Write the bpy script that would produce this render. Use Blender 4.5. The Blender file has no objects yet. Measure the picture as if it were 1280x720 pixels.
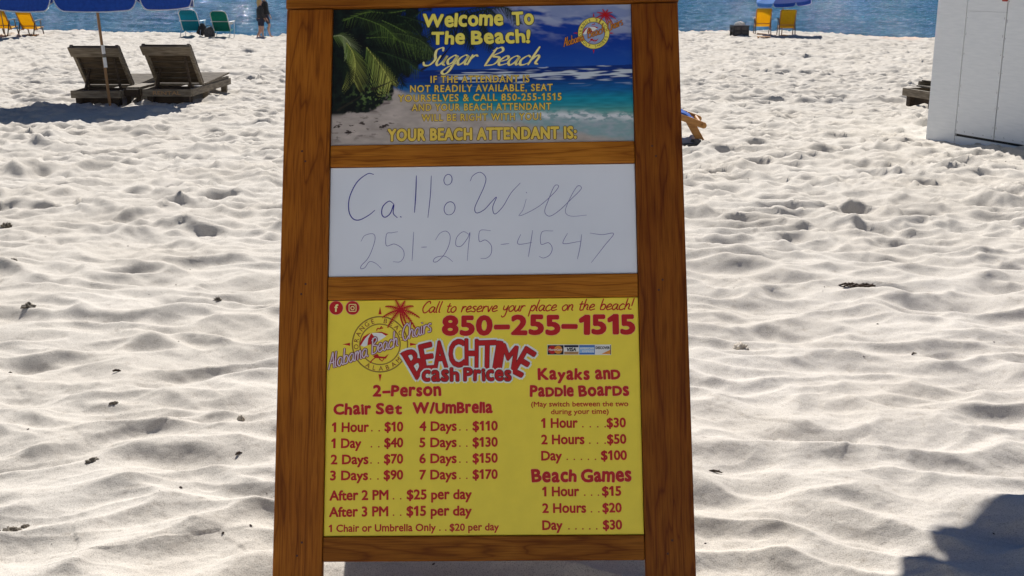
import bpy, bmesh, math, random
import numpy as np
from mathutils import Vector, Matrix

R = math.radians
scene = bpy.context.scene
COL = scene.collection

# ------------------------------------------------------------------ camera
FPX = 1465.0                       # focal length in pixels of the 1280 wide photograph
PITCH = math.atan(390 / FPX)
CAMZ = 1.3
cam_data = bpy.data.cameras.new("camera")
cam_data.sensor_fit = 'HORIZONTAL'
cam_data.sensor_width = 36.0
cam_data.lens = FPX / 1280 * 36.0
cam_data.clip_start = 0.05
cam_data.clip_end = 20000
cam = bpy.data.objects.new("camera", cam_data)
COL.objects.link(cam)
cam.location = (0, 0, CAMZ)
cam.rotation_euler = (math.pi / 2 - PITCH, 0, 0)
scene.camera = cam

# ------------------------------------------------------------------ world, sun, exposure
SUN_EL, SUN_AZ = R(41.0), R(-5.0)  # azimuth clockwise from +Y (the sea)
world = bpy.data.worlds.new("World")
scene.world = world
world.use_nodes = True
wn = world.node_tree
sky = wn.nodes.new('ShaderNodeTexSky')
sky.sky_type = 'NISHITA'
sky.sun_disc = False
sky.sun_elevation = SUN_EL
sky.sun_rotation = SUN_AZ
sky.altitude = 0
sky.air_density = 0.7
sky.dust_density = 0.0
sky.ozone_density = 6.0
bg = wn.nodes['Background']
bg.inputs['Strength'].default_value = 0.05
wn.links.new(sky.outputs[0], bg.inputs['Color'])

sun_data = bpy.data.lights.new("sun", 'SUN')
sun_data.energy = 5.0
sun_data.angle = R(0.53)
sun_data.color = (1.0, 0.96, 0.91)
sun = bpy.data.objects.new("sun", sun_data)
COL.objects.link(sun)
SUN_DIR = Vector((math.sin(SUN_AZ) * math.cos(SUN_EL), math.cos(SUN_AZ) * math.cos(SUN_EL), math.sin(SUN_EL)))
sun.rotation_euler = SUN_DIR.to_track_quat('Z', 'Y').to_euler()
sun.location = (0, 0, 30)

vs = scene.view_settings
vs.view_transform = 'Standard'
vs.look = 'None'
vs.gamma = 1.0
vs.use_curve_mapping = False
vs.exposure = 0.36

# ------------------------------------------------------------------ numpy noise
def _hash(ix, iy, seed):
    n = (ix.astype(np.int64) * 374761393 + iy.astype(np.int64) * 668265263 + seed * 974711) & 0xffffffff
    n = ((n ^ (n >> 13)) * 1274126177) & 0xffffffff
    n = ((n ^ (n >> 15)) * 2246822519) & 0xffffffff
    n = n ^ (n >> 16)
    return (n & 0xffffff) / float(0x1000000)

def perlin(x, y, seed=0):
    x0 = np.floor(x); y0 = np.floor(y)
    fx = x - x0; fy = y - y0
    ux = fx * fx * fx * (fx * (fx * 6 - 15) + 10); uy = fy * fy * fy * (fy * (fy * 6 - 15) + 10)
    def g(ox, oy):
        a = _hash(x0 + ox, y0 + oy, seed) * (2 * np.pi)
        return np.cos(a) * (fx - ox) + np.sin(a) * (fy - oy)
    a = g(0, 0); b = g(1, 0); c = g(0, 1); d = g(1, 1)
    return ((a + (b - a) * ux) + ((c + (d - c) * ux) - (a + (b - a) * ux)) * uy) * 1.5

def fbm(x, y, seed=0, octv=4, gain=0.5):
    s = 0; a = 1.0; f = 1.0
    for i in range(octv):
        s = s + a * perlin(x * f + 17.3 * i, y * f - 9.1 * i, seed + i)
        a *= gain; f *= 2.03
    return s

def worley(x, y, seed=0, k=0.0):
    """squared distance to the nearest jittered point and a hash of that cell"""
    x0 = np.floor(x); y0 = np.floor(y)
    best = np.full(x.shape, 9.0); cid = np.zeros(x.shape); acc = np.zeros(x.shape)
    for ox in (-1, 0, 1):
        for oy in (-1, 0, 1):
            jx = _hash(x0 + ox, y0 + oy, seed); jy = _hash(x0 + ox, y0 + oy, seed + 51)
            d = (x0 + ox + jx - x) ** 2 + (y0 + oy + jy - y) ** 2
            if k: acc = acc + np.exp(-k * d)
            m = d < best
            best = np.where(m, d, best)
            cid = np.where(m, _hash(x0 + ox, y0 + oy, seed + 99), cid)
    if k: best = -np.log(acc + 1e-12) / k + 0.05
    return best, cid

def sstep(a, b, x):
    t = np.clip((x - a) / (b - a), 0, 1)
    return t * t * (3 - 2 * t)

# ------------------------------------------------------------------ the beach's shape
SLOPE = 0.027
BERM_X = [-60, -32, -20, -14, -10, -2, 5, 9, 12, 15, 18, 40, 80]
BERM_H = [0.30, 0.42, 0.42, 0.28, 0.13, 0.10, 0.24, 0.38, 0.34, 0.16, 0.06, 0.05, 0.1]

def base_z(x, y):
    x = np.asarray(x, float); y = np.asarray(y, float)
    z = -SLOPE * np.clip(y, 0, 400)
    bm = np.interp(x, BERM_X, BERM_H)
    crest = 50.5 + 0.6 * perlin(x * 0.12, x * 0 + 3.3, 5)
    z = z + bm * np.exp(-((y - crest) / 7.0) ** 2)
    d = np.clip(y - crest - 0.5, 0, 40)
    return z - 0.16 * d * d / (d + 1.5)

def sand_z(x, y):
    x = np.asarray(x, float); y = np.asarray(y, float)
    z = base_z(x, y)
    wx = x + 0.08 * perlin(x * 2.3, y * 2.3, 11) + 0.012 * perlin(x * 8, y * 8, 13)
    wy = y + 0.08 * perlin(x * 2.3, y * 2.3, 12) + 0.012 * perlin(x * 8, y * 8, 14)
    far = sstep(4.5, 9.0, y)
    amp = 0.45 + 0.55 * sstep(-0.4, 0.5, fbm(x * 0.7, y * 0.7, 21, 2))
    # trodden hollows with sharp crests between them
    d1, c1 = worley(wx / 0.40, wy / 0.31, 31, 14.0)
    d2, c2 = worley(wx / 0.19 + 4.2, wy / 0.16, 37, 16.0)
    h = (0.070 + 0.012 * far) * amp * np.minimum(d1, 0.9) * (0.75 + 0.75 * perlin(x * 1.9, y * 1.9, 33))
    h = h + (0.006 + 0.034 * far) * amp * np.minimum(d2, 0.9) * (0.8 + 0.8 * perlin(x * 3.1, y * 3.1, 35) + 1.3 * far * (c2 - 0.5))
    far2 = sstep(13.0, 26.0, y)
    d3, c3 = worley(wx / 0.62 + 1.7, wy / 0.55, 39)
    h = h + 0.12 * far2 * np.minimum(d3, 0.9) * (0.25 + 1.0 * c3)
    # separate footprints: a deep scuffed pit with a pushed-up rim
    for cs, sd, dp in ((0.75, 81, 0.034), (0.55, 85, 0.032), (0.42, 89, 0.030)):
        f1, fc = worley((x + 0.05 * perlin(x * 5, y * 5, sd)) / cs, (y + 0.05 * perlin(x * 5 + 7, y * 5, sd + 1)) / (cs * 0.9), sd)
        r = np.sqrt(f1) * cs; on = (0.25 + 0.75 * sstep(5.0, 8.5, y)) * sstep(0.35, 0.6, fc)
        rr_ = 0.085 + 0.05 * fc
        h = h + dp * on * (np.exp(-((r - rr_ * 1.35) / 0.05) ** 2) * 0.55 - np.exp(-(r / rr_) ** 4))
    # wind crests running along the shore
    n = perlin(wx * 2.1, wy * 4.2, 41)
    n = np.sqrt(n * n + 0.0016)
    h = h + 0.042 * (1 - np.abs(n) * 1.7) * (1.0 - 0.3 * far)
    n2 = np.sqrt(perlin(wx * 4.5 + 9, wy * 8.0, 43) ** 2 + 0.003)
    h = h + 0.009 * (1 - np.abs(n2) * 1.7)
    # fine parallel ripples at lower left
    rip = sstep(-0.1, -0.9, x) * sstep(5.2, 3.6, y) * sstep(-0.25, 0.35, perlin(x * 1.1 + 3, y * 1.3, 47) + 0.15)
    ph = wy * 6.0 + 0.35 * perlin(x * 1.4, y * 1.4, 49)
    h = h + 0.010 * rip * (1 - np.abs(np.sin(np.pi * ph))) 
    h = h + 0.035 * fbm(x * 0.45, y * 0.45, 53, 2)
    # scuffed, crumbly patches
    scuff = sstep(0.25, 0.6, perlin(x * 0.9 + 31, y * 1.3, 59)) * (0.25 + 0.75 * far)
    h = h + 0.014 * scuff * fbm(x * 14, y * 14, 61, 3) + 0.0016 * fbm(x * 30, y * 30, 63, 2)
    h = h + 0.009 * far * fbm(x * 8, y * 9, 67, 3)
    # vehicle ruts running across
    for yr, dep in ((17.4, 0.085), (18.9, 0.075), (21.6, 0.05)):
        yc = yr + 0.25 * perlin(x * 0.15, x * 0 + yr, 71) 
        h = h - dep * np.exp(-((y - yc) / 0.14) ** 2) + 0.6 * dep * np.exp(-((y - yc + 0.26) / 0.12) ** 2)
    return z + h - 0.035

def sz(x, y):
    return float(sand_z(np.array([x]), np.array([y]))[0])

def ground(px, py):
    """photo pixel -> the point of the sloping beach seen there"""
    d = np.array([(px - 640) / FPX, math.cos(PITCH) + (360 - py) / FPX * math.sin(PITCH), -math.sin(PITCH) + (360 - py) / FPX * math.cos(PITCH)])
    t = CAMZ / (-d[2] - SLOPE * d[1])
    return d[0] * t, d[1] * t

def at_depth(px, y):
    return (px - 640) / FPX * y * 1.0 / 1.0 * (1 / math.cos(PITCH) if False else 1.0)

# ------------------------------------------------------------------ materials
def new_mat(name):
    m = bpy.data.materials.new(name); m.use_nodes = True
    nt = m.node_tree
    return m, nt, nt.nodes['Principled BSDF']

def N(nt, t, **kw):
    n = nt.nodes.new(t)
    for k, v in kw.items():
        if k in n.inputs: n.inputs[k].default_value = v
        else: setattr(n, k, v)
    return n

def ramp(nt, fac, stops):
    r = nt.nodes.new('ShaderNodeValToRGB')
    el = r.color_ramp.elements
    while len(el) < len(stops): el.new(0.5)
    for e, (p, c) in zip(el, stops):
        e.position = p; e.color = (*c, 1) if len(c) == 3 else c
    nt.links.new(fac, r.inputs[0])
    return r.outputs[0]

def mat_noise(name, c1, c2, scale=8, rough=0.6, bump=0.1, stretch=(1, 1, 1), detail=4, metal=0.0, spec=0.5, coord='Object', dist=0.01):
    m, nt, b = new_mat(name)
    tc = N(nt, 'ShaderNodeTexCoord'); mp = N(nt, 'ShaderNodeMapping')
    mp.inputs['Scale'].default_value = stretch
    nt.links.new(tc.outputs[coord], mp.inputs[0])
    nz = N(nt, 'ShaderNodeTexNoise', Scale=scale, Detail=detail)
    nt.links.new(mp.outputs[0], nz.inputs['Vector'])
    nt.links.new(ramp(nt, nz.outputs[0], [(0.3, c1), (0.7, c2)]), b.inputs['Base Color'])
    b.inputs['Roughness'].default_value = rough
    b.inputs['Metallic'].default_value = metal
    b.inputs['Specular IOR Level'].default_value = spec
    if bump:
        bp = N(nt, 'ShaderNodeBump', Strength=bump, Distance=dist)
        nt.links.new(nz.outputs[0], bp.inputs['Height']); nt.links.new(bp.outputs[0], b.inputs['Normal'])
    return m

def mat_sand():
    m, nt, b = new_mat('white quartz sand')
    tc = N(nt, 'ShaderNodeTexCoord')
    n1 = N(nt, 'ShaderNodeTexNoise', Scale=330.0, Detail=3.0); nt.links.new(tc.outputs['Object'], n1.inputs['Vector'])
    n2 = N(nt, 'ShaderNodeTexNoise', Scale=1.3, Detail=5.0); nt.links.new(tc.outputs['Object'], n2.inputs['Vector'])
    n3 = N(nt, 'ShaderNodeTexNoise', Scale=26.0, Detail=6.0, Roughness=0.7); nt.links.new(tc.outputs['Object'], n3.inputs['Vector'])
    c1 = ramp(nt, n2.outputs[0], [(0.3, (0.60, 0.55, 0.475)), (0.7, (0.665, 0.62, 0.55))])
    c2 = ramp(nt, n1.outputs[0], [(0.28, (0.52, 0.50, 0.48)), (0.48, (0.96, 0.96, 0.96)), (0.75, (1.08, 1.08, 1.08))])
    mx = N(nt, 'ShaderNodeMixRGB', blend_type='MULTIPLY'); mx.inputs[0].default_value = 1.0
    nt.links.new(c1, mx.inputs[1]); nt.links.new(c2, mx.inputs[2])
    c3 = ramp(nt, n3.outputs[0], [(0.3, (0.80, 0.78, 0.76)), (0.45, (1, 1, 1))])
    mx2 = N(nt, 'ShaderNodeMixRGB', blend_type='MULTIPLY'); mx2.inputs[0].default_value = 1.0
    nt.links.new(mx.outputs[0], mx2.inputs[1]); nt.links.new(c3, mx2.inputs[2])
    nt.links.new(mx2.outputs[0], b.inputs['Base Color'])
    b.inputs['Roughness'].default_value = 0.9
    b.inputs['Specular IOR Level'].default_value = 0.15
    add = N(nt, 'ShaderNodeMath', operation='MULTIPLY_ADD'); add.inputs[1].default_value = 0.35
    nt.links.new(n1.outputs[0], add.inputs[0]); nt.links.new(n3.outputs[0], add.inputs[2])
    bp = N(nt, 'ShaderNodeBump', Strength=0.5, Distance=0.006)
    nt.links.new(add.outputs[0], bp.inputs['Height']); nt.links.new(bp.outputs[0], b.inputs['Normal'])
    return m

def mat_sea():
    m, nt, b = new_mat('sea water')
    tc = N(nt, 'ShaderNodeTexCoord')
    mp = N(nt, 'ShaderNodeMapping'); mp.inputs['Scale'].default_value = (0.02, 0.06, 1)
    nt.links.new(tc.outputs['Object'], mp.inputs[0])
    n0 = N(nt, 'ShaderNodeTexNoise', Scale=1.0, Detail=4.0); nt.links.new(mp.outputs[0], n0.inputs['Vector'])
    nt.links.new(ramp(nt, n0.outputs[0], [(0.35, (0.010, 0.090, 0.160)), (0.65, (0.022, 0.140, 0.215))]), b.inputs['Base Color'])
    b.inputs['Roughness'].default_value = 0.055
    b.inputs['IOR'].default_value = 1.33
    mp2 = N(nt, 'ShaderNodeMapping'); mp2.inputs['Scale'].default_value = (1.0, 1.6, 1)
    nt.links.new(tc.outputs['Object'], mp2.inputs[0])
    n1 = N(nt, 'ShaderNodeTexNoise', Scale=1.5, Detail=6.0, Roughness=0.65); nt.links.new(mp2.outputs[0], n1.inputs['Vector'])
    bp = N(nt, 'ShaderNodeBump', Strength=1.0, Distance=0.45)
    nt.links.new(n1.outputs[0], bp.inputs['Height']); nt.links.new(bp.outputs[0], b.inputs['Normal'])
    return m

def mat_wood(name, dark, mid, light, axis, rough=0.5, scale=1.0, coat=0.0):
    """varnished board, grain along the given local axis (0=x, 1=y)"""
    m, nt, b = new_mat(name)
    tc = N(nt, 'ShaderNodeTexCoord'); mp = N(nt, 'ShaderNodeMapping')
    s = [13.0, 13.0, 13.0]; s[axis] = 1.3
    mp.inputs['Scale'].default_value = [v * scale for v in s]
    nt.links.new(tc.outputs['Object'], mp.inputs[0])
    nz = N(nt, 'ShaderNodeTexNoise', Scale=1.0, Detail=3.0, Distortion=0.6); nt.links.new(mp.outputs[0], nz.inputs['Vector'])
    mul = N(nt, 'ShaderNodeMath', operation='MULTIPLY'); mul.inputs[1].default_value = 17.0
    nt.links.new(nz.outputs[0], mul.inputs[0])
    fr = N(nt, 'ShaderNodeMath', operation='PINGPONG'); fr.inputs[1].default_value = 1.0
    nt.links.new(mul.outputs[0], fr.inputs[0])
    c1 = ramp(nt, fr.outputs[0], [(0.0, dark), (0.22, mid), (1.0, light)])
    mp2 = N(nt, 'ShaderNodeMapping')
    s = [420.0, 420.0, 420.0]; s[axis] = 16.0
    mp2.inputs['Scale'].default_value = s
    nt.links.new(tc.outputs['Object'], mp2.inputs[0])
    n2 = N(nt, 'ShaderNodeTexNoise', Scale=1.0, Detail=3.0); nt.links.new(mp2.outputs[0], n2.inputs['Vector'])
    c2 = ramp(nt, n2.outputs[0], [(0.30, (0.66, 0.60, 0.55)), (0.56, (1.05, 1.05, 1.05))])
    n3 = N(nt, 'ShaderNodeTexNoise', Scale=5.0, Detail=2.0); nt.links.new(tc.outputs['Object'], n3.inputs['Vector'])
    c3 = ramp(nt, n3.outputs[0], [(0.3, (0.80, 0.72, 0.66)), (0.7, (1.1, 1.1, 1.1))])
    mx = N(nt, 'ShaderNodeMixRGB', blend_type='MULTIPLY'); mx.inputs[0].default_value = 1
    mx2 = N(nt, 'ShaderNodeMixRGB', blend_type='MULTIPLY'); mx2.inputs[0].default_value = 1
    nt.links.new(c1, mx.inputs[1]); nt.links.new(c2, mx.inputs[2])
    nt.links.new(mx.outputs[0], mx2.inputs[1]); nt.links.new(c3, mx2.inputs[2])
    nt.links.new(mx2.outputs[0], b.inputs['Base Color'])
    b.inputs['Roughness'].default_value = rough
    b.inputs['Specular IOR Level'].default_value = 0.12
    b.inputs['Coat Weight'].default_value = coat
    b.inputs['Coat Roughness'].default_value = 0.3
    bp = N(nt, 'ShaderNodeBump', Strength=0.12, Distance=0.002)
    nt.links.new(n2.outputs[0], bp.inputs['Height']); nt.links.new(bp.outputs[0], b.inputs['Normal'])
    return m

def mat_print(name, c, rough=0.45, var=0.06):
    return mat_noise(name, tuple(v * (1 - var) for v in c), tuple(min(1, v * (1 + var)) for v in c), scale=30, rough=rough, bump=0, spec=0.3)

def mat_fabric(name, c, trans=0.3, scale=60, var=0.15):
    m, nt, b = new_mat(name)
    out = nt.nodes['Material Output']
    tc = N(nt, 'ShaderNodeTexCoord')
    nz = N(nt, 'ShaderNodeTexNoise', Scale=scale, Detail=3.0); nt.links.new(tc.outputs['Object'], nz.inputs['Vector'])
    col = ramp(nt, nz.outputs[0], [(0.3, tuple(v * (1 - var) for v in c)), (0.7, tuple(v * (1 + var) for v in c))])
    nt.links.new(col, b.inputs['Base Color']); b.inputs['Roughness'].default_value = 0.8
    b.inputs['Specular IOR Level'].default_value = 0.2
    tr = N(nt, 'ShaderNodeBsdfTranslucent'); nt.links.new(col, tr.inputs[0])
    ms = N(nt, 'ShaderNodeMixShader'); ms.inputs[0].default_value = trans
    nt.links.new(b.outputs[0], ms.inputs[1]); nt.links.new(tr.outputs[0], ms.inputs[2]); nt.links.new(ms.outputs[0], out.inputs[0])
    return m

def mat_vcol(name):
    m, nt, b = new_mat(name)
    a = N(nt, 'ShaderNodeVertexColor'); a.layer_name = 'print'
    nt.links.new(a.outputs[0], b.inputs['Base Color'])
    b.inputs['Roughness'].default_value = 0.4; b.inputs['Specular IOR Level'].default_value = 0.3
    return m

M = {}
M['sand'] = mat_sand()
M['sea'] = mat_sea()
M['stile'] = mat_wood('varnished wood upright grain', (0.19, 0.054, 0.005), (0.305, 0.097, 0.0085), (0.355, 0.119, 0.0115), 1)
M['rail'] = mat_wood('varnished wood cross grain', (0.24, 0.076, 0.007), (0.37, 0.132, 0.0125), (0.42, 0.160, 0.017), 0)
M['board'] = mat_noise('whiteboard', (0.725, 0.765, 0.845), (0.79, 0.825, 0.90), scale=4, rough=0.25, bump=0)
M['yellow'] = mat_print('yellow sign plastic', (0.90, 0.72, 0.062), 0.4, 0.03)
M['red'] = mat_print('dark red print', (0.50, 0.010, 0.013))
M['maroon'] = mat_print('maroon print', (0.22, 0.012, 0.02))
M['pink'] = mat_print('pink edge print', (0.75, 0.33, 0.25))
M['white'] = mat_print('white print', (0.80, 0.80, 0.78))
M['black'] = mat_print('black print', (0.02, 0.02, 0.022))
M['gold'] = mat_print('brown gold print', (0.30, 0.17, 0.035))
M['lettery'] = mat_print('yellow print', (0.86, 0.74, 0.13))
M['letterp'] = mat_print('pale yellow print', (0.88, 0.80, 0.33))
M['letterg'] = mat_print('golden print', (0.78, 0.56, 0.09))
M['brownout'] = mat_print('brown outline print', (0.07, 0.024, 0.010))
M['orange'] = mat_print('orange print', (0.75, 0.28, 0.04))
M['lilac'] = mat_print('lilac print', (0.70, 0.58, 0.66))
M['blueprint'] = mat_print('blue print', (0.05, 0.16, 0.50))
M['lightblue'] = mat_print('light blue print', (0.28, 0.48, 0.75))
M['skyprint'] = mat_print('pale sky print', (0.30, 0.38, 0.60))
M['tanprint'] = mat_print('tan print', (0.45, 0.25, 0.10))
M['ink'] = mat_print('blue marker ink', (0.03, 0.03, 0.30))
M['inkgrey'] = mat_print('worn grey marker ink', (0.13, 0.13, 0.38))
M['poster'] = mat_vcol('printed beach photograph')
M['steel'] = mat_noise('dull steel', (0.32, 0.32, 0.33), (0.45, 0.45, 0.46), scale=40, rough=0.4, metal=1.0, bump=0.05)
M['alu'] = mat_noise('pale aluminium tube', (0.62, 0.63, 0.64), (0.75, 0.76, 0.77), scale=20, rough=0.35, metal=0.6, bump=0)
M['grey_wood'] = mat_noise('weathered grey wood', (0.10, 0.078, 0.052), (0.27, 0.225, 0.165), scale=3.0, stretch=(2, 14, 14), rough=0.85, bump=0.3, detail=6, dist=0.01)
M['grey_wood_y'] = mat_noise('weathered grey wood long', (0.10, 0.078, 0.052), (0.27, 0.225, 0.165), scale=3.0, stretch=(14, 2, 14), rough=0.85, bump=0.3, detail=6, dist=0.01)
M['shade_wood'] = mat_noise('shade-darkened brown wood', (0.035, 0.024, 0.013), (0.10, 0.068, 0.038), scale=3.0, stretch=(2, 14, 14), rough=0.85, bump=0.3)  # brown slat wood, darkened to carry the shade behind the lounger backs
M['dark_wood'] = mat_noise('dark brown wood', (0.03, 0.02, 0.013), (0.075, 0.05, 0.03), scale=3.0, stretch=(2, 14, 14), rough=0.85, bump=0.3)  # darker brown for head-end legs, braces, props and table base
M['pole_wood'] = mat_noise('wooden pole', (0.22, 0.11, 0.04), (0.36, 0.20, 0.08), scale=6, stretch=(8, 8, 0.6), rough=0.6, bump=0.1)
M['chair_wood'] = mat_noise('oiled chair wood', (0.34, 0.14, 0.026), (0.50, 0.23, 0.05), scale=4, stretch=(2, 10, 10), rough=0.55, bump=0.1)
M['dark_frame'] = mat_noise('dark metal frame', (0.05, 0.035, 0.02), (0.09, 0.06, 0.035), scale=8, rough=0.5, bump=0)
M['blue'] = mat_fabric('blue canopy fabric', (0.012, 0.060, 0.34), 0.13, 25)
M['blue_sunlit'] = mat_fabric('sky blue canopy fabric', (0.07, 0.26, 0.66), 0.30, 25)  # paler blue holds the sun on and through the canopy's left side
M['trim'] = mat_fabric('pale edging tape', (0.55, 0.60, 0.68), 0.2)
M['yellow_fab'] = mat_fabric('yellow sling fabric', (0.82, 0.55, 0.02), 0.5, 40, 0.08)
M['teal_fab'] = mat_fabric('teal blue fabric', (0.012, 0.24, 0.33), 0.4, 40)
M['green_fab'] = mat_fabric('deep green fabric', (0.010, 0.20, 0.15), 0.4, 40)
M['towel_blue'] = mat_fabric('blue sling fabric', (0.07, 0.17, 0.55), 0.25, 50)
M['tag'] = mat_print('white tag', (0.78, 0.78, 0.76))
M['shed'] = mat_noise('white painted plywood', (0.70, 0.73, 0.745), (0.77, 0.795, 0.805), scale=2.2, stretch=(3, 3, 22), rough=0.55, bump=0.25, detail=7, dist=0.006)
M['gap'] = mat_print('dark gap', (0.012, 0.012, 0.013))
M['lock_red'] = mat_noise('red lock body', (0.35, 0.012, 0.012), (0.45, 0.02, 0.02), scale=12, rough=0.4, bump=0)
M['black_bag'] = mat_noise('black nylon', (0.012, 0.012, 0.014), (0.04, 0.04, 0.045), scale=18, rough=0.7, bump=0.2)
M['grey_bag'] = mat_noise('grey canvas', (0.07, 0.065, 0.06), (0.14, 0.13, 0.12), scale=18, rough=0.9, bump=0.2)
M['white_cloth'] = mat_fabric('white towel', (0.78, 0.76, 0.72), 0.2, 40, 0.05)
M['skin'] = mat_noise('skin', (0.42, 0.24, 0.16), (0.50, 0.29, 0.20), scale=6, rough=0.55, bump=0)
M['jacket'] = mat_noise('dark grey jacket', (0.014, 0.015, 0.018), (0.032, 0.034, 0.038), scale=12, rough=0.9, bump=0.2)
M['navy_cloth'] = mat_noise('navy cloth', (0.008, 0.010, 0.028), (0.016, 0.02, 0.05), scale=12, rough=0.9, bump=0.1)
M['blond'] = mat_noise('blond hair', (0.36, 0.22, 0.07), (0.52, 0.36, 0.14), scale=30, stretch=(6, 6, 1), rough=0.6, bump=0.3)
M['brown_cloth'] = mat_noise('brown cap cloth', (0.10, 0.055, 0.03), (0.16, 0.09, 0.05), scale=20, rough=0.9, bump=0.1)
M['clod'] = mat_noise('dark sandy clod', (0.06, 0.050, 0.038), (0.34, 0.295, 0.23), scale=45, rough=0.95, bump=0.6, dist=0.006)  # noise mixes dark and sandy tones over each clod
M['shell'] = mat_noise('pale stone', (0.30, 0.24, 0.17), (0.62, 0.57, 0.48), scale=28, rough=0.7, bump=0.4, dist=0.006)
M['twig'] = mat_noise('dark dry twig', (0.035, 0.022, 0.014), (0.09, 0.06, 0.04), scale=60, rough=0.9, bump=0.3, dist=0.003)
M['sole'] = mat_noise('grey rubber', (0.10, 0.09, 0.075), (0.19, 0.17, 0.14), scale=30, rough=0.8, bump=0.1)

# ------------------------------------------------------------------ mesh helpers
class MB:
    def __init__(self): self.v = []; self.f = []; self.s = []
    def add(self, vs_, fs, smooth=False):
        o = len(self.v); self.v += [tuple(p) for p in vs_]
        for f in fs: self.f.append([i + o for i in f]); self.s.append(smooth)
    def box(self, c, s, rot=None):
        c = Vector(c); h = Vector(s) / 2; p = []
        for x in (-1, 1):
            for y in (-1, 1):
                for z in (-1, 1):
                    q = Vector((x * h.x, y * h.y, z * h.z))
                    if rot is not None: q = rot @ q
                    p.append(c + q)
        self.add(p, [(0, 1, 3, 2), (4, 6, 7, 5), (0, 4, 5, 1), (2, 3, 7, 6), (0, 2, 6, 4), (1, 5, 7, 3)])
    def bar(self, a, b, w, t, up=(0, 0, 1)):
        """plank from a to b; w along the side, t along up"""
        a = Vector(a); b = Vector(b); d = (b - a); L = d.length; d.normalize()
        s = d.cross(Vector(up)); s.normalize(); u = s.cross(d)
        self.box((a + b) / 2, (L, w, t), Matrix((d, s, u)).transposed())
    def tube(self, pts, r, n=8, cap=True):
        pts = [Vector(p) for p in pts]; k = len(pts)
        rs = r if isinstance(r, (list, tuple)) else [r] * k
        vs_ = []; prev = None
        for i, p in enumerate(pts):
            d = (pts[min(i + 1, k - 1)] - pts[max(i - 1, 0)]).normalized()
            if prev is None:
                a = Vector((0, 0, 1)) if abs(d.z) < 0.9 else Vector((1, 0, 0))
                s = d.cross(a).normalized()
            else:
                s = (prev - d * prev.dot(d)).normalized()
            prev = s; u = d.cross(s)
            for j in range(n):
                t = 2 * math.pi * j / n
                vs_.append(p + (s * math.cos(t) + u * math.sin(t)) * rs[i])
        fs = [(i * n + j, i * n + (j + 1) % n, (i + 1) * n + (j + 1) % n, (i + 1) * n + j) for i in range(k - 1) for j in range(n)]
        self.add(vs_, fs, True)
        if cap:
            self.add(vs_[:n], [tuple(range(n - 1, -1, -1))]); self.add(vs_[-n:], [tuple(range(n))])
    def lathe(self, c, prof, n=20):
        c = Vector(c); vs_ = []
        for r, z in prof:
            for j in range(n):
                t = 2 * math.pi * j / n; vs_.append(c + Vector((r * math.cos(t), r * math.sin(t), z)))
        fs = [(i * n + j, i * n + (j + 1) % n, (i + 1) * n + (j + 1) % n, (i + 1) * n + j) for i in range(len(prof) - 1) for j in range(n)]
        self.add(vs_, fs, True)
    def sheet(self, rows, thick=0.0, smooth=True):
        """grid of points given as rows; solid when thick > 0 (offset along normals)"""
        nr = len(rows); nc = len(rows[0]); P = [[Vector(p) for p in r] for r in rows]
        def idx(i, j): return i * nc + j
        fs = [(idx(i, j), idx(i, j + 1), idx(i + 1, j + 1), idx(i + 1, j)) for i in range(nr - 1) for j in range(nc - 1)]
        top = [p for r in P for p in r]
        if thick <= 0: self.add(top, fs, smooth); return
        nrm = []
        for i in range(nr):
            for j in range(nc):
                a = P[min(i + 1, nr - 1)][j] - P[max(i - 1, 0)][j]; b_ = P[i][min(j + 1, nc - 1)] - P[i][max(j - 1, 0)]
                nrm.append(b_.cross(a).normalized())
        bot = [p - n_ * thick for p, n_ in zip(top, nrm)]
        self.add(top, fs, smooth); self.add(bot, [f[::-1] for f in fs], smooth)
        rim = [idx(0, j) for j in range(nc)] + [idx(i, nc - 1) for i in range(1, nr)] + [idx(nr - 1, j) for j in range(nc - 2, -1, -1)] + [idx(i, 0) for i in range(nr - 2, 0, -1)]
        k = len(rim)
        self.add([top[i] for i in rim] + [bot[i] for i in rim], [(i, i + k, (i + 1) % k + k, (i + 1) % k) for i in range(k)])
    def build(self, name, mat, parent=None, bevel=0.0, recalc=True):
        me = bpy.data.meshes.new(name)
        me.from_pydata([tuple(p) for p in self.v], [], self.f)
        me.polygons.foreach_set('use_smooth', self.s)
        if recalc or bevel:
            bm = bmesh.new(); bm.from_mesh(me)
            if recalc: bmesh.ops.recalc_face_normals(bm, faces=bm.faces)
            if bevel:
                bmesh.ops.bevel(bm, geom=bm.edges[:], offset=bevel, segments=2, affect='EDGES', profile=0.5)
            bm.to_mesh(me); bm.free()
        me.materials.append(mat)
        o = bpy.data.objects.new(name, me); COL.objects.link(o)
        if parent: o.parent = parent
        return o

def tag(o, label=None, cat=None, group=None, kind=None):
    if label: o['label'] = label
    if cat: o['category'] = cat
    if group: o['group'] = group
    if kind: o['kind'] = kind
    return o

def empty(name, loc=(0, 0, 0), rz=0.0):
    o = bpy.data.objects.new(name, None); COL.objects.link(o)
    o.location = loc; o.rotation_euler = (0, 0, rz); o.empty_display_size = 0.1
    return o

def copy_tree(o, parent=None):
    c = o.copy(); COL.objects.link(c)
    if parent: c.parent = parent
    for ch in [k for k in list(o.children)]: copy_tree(ch, c)
    return c

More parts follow.
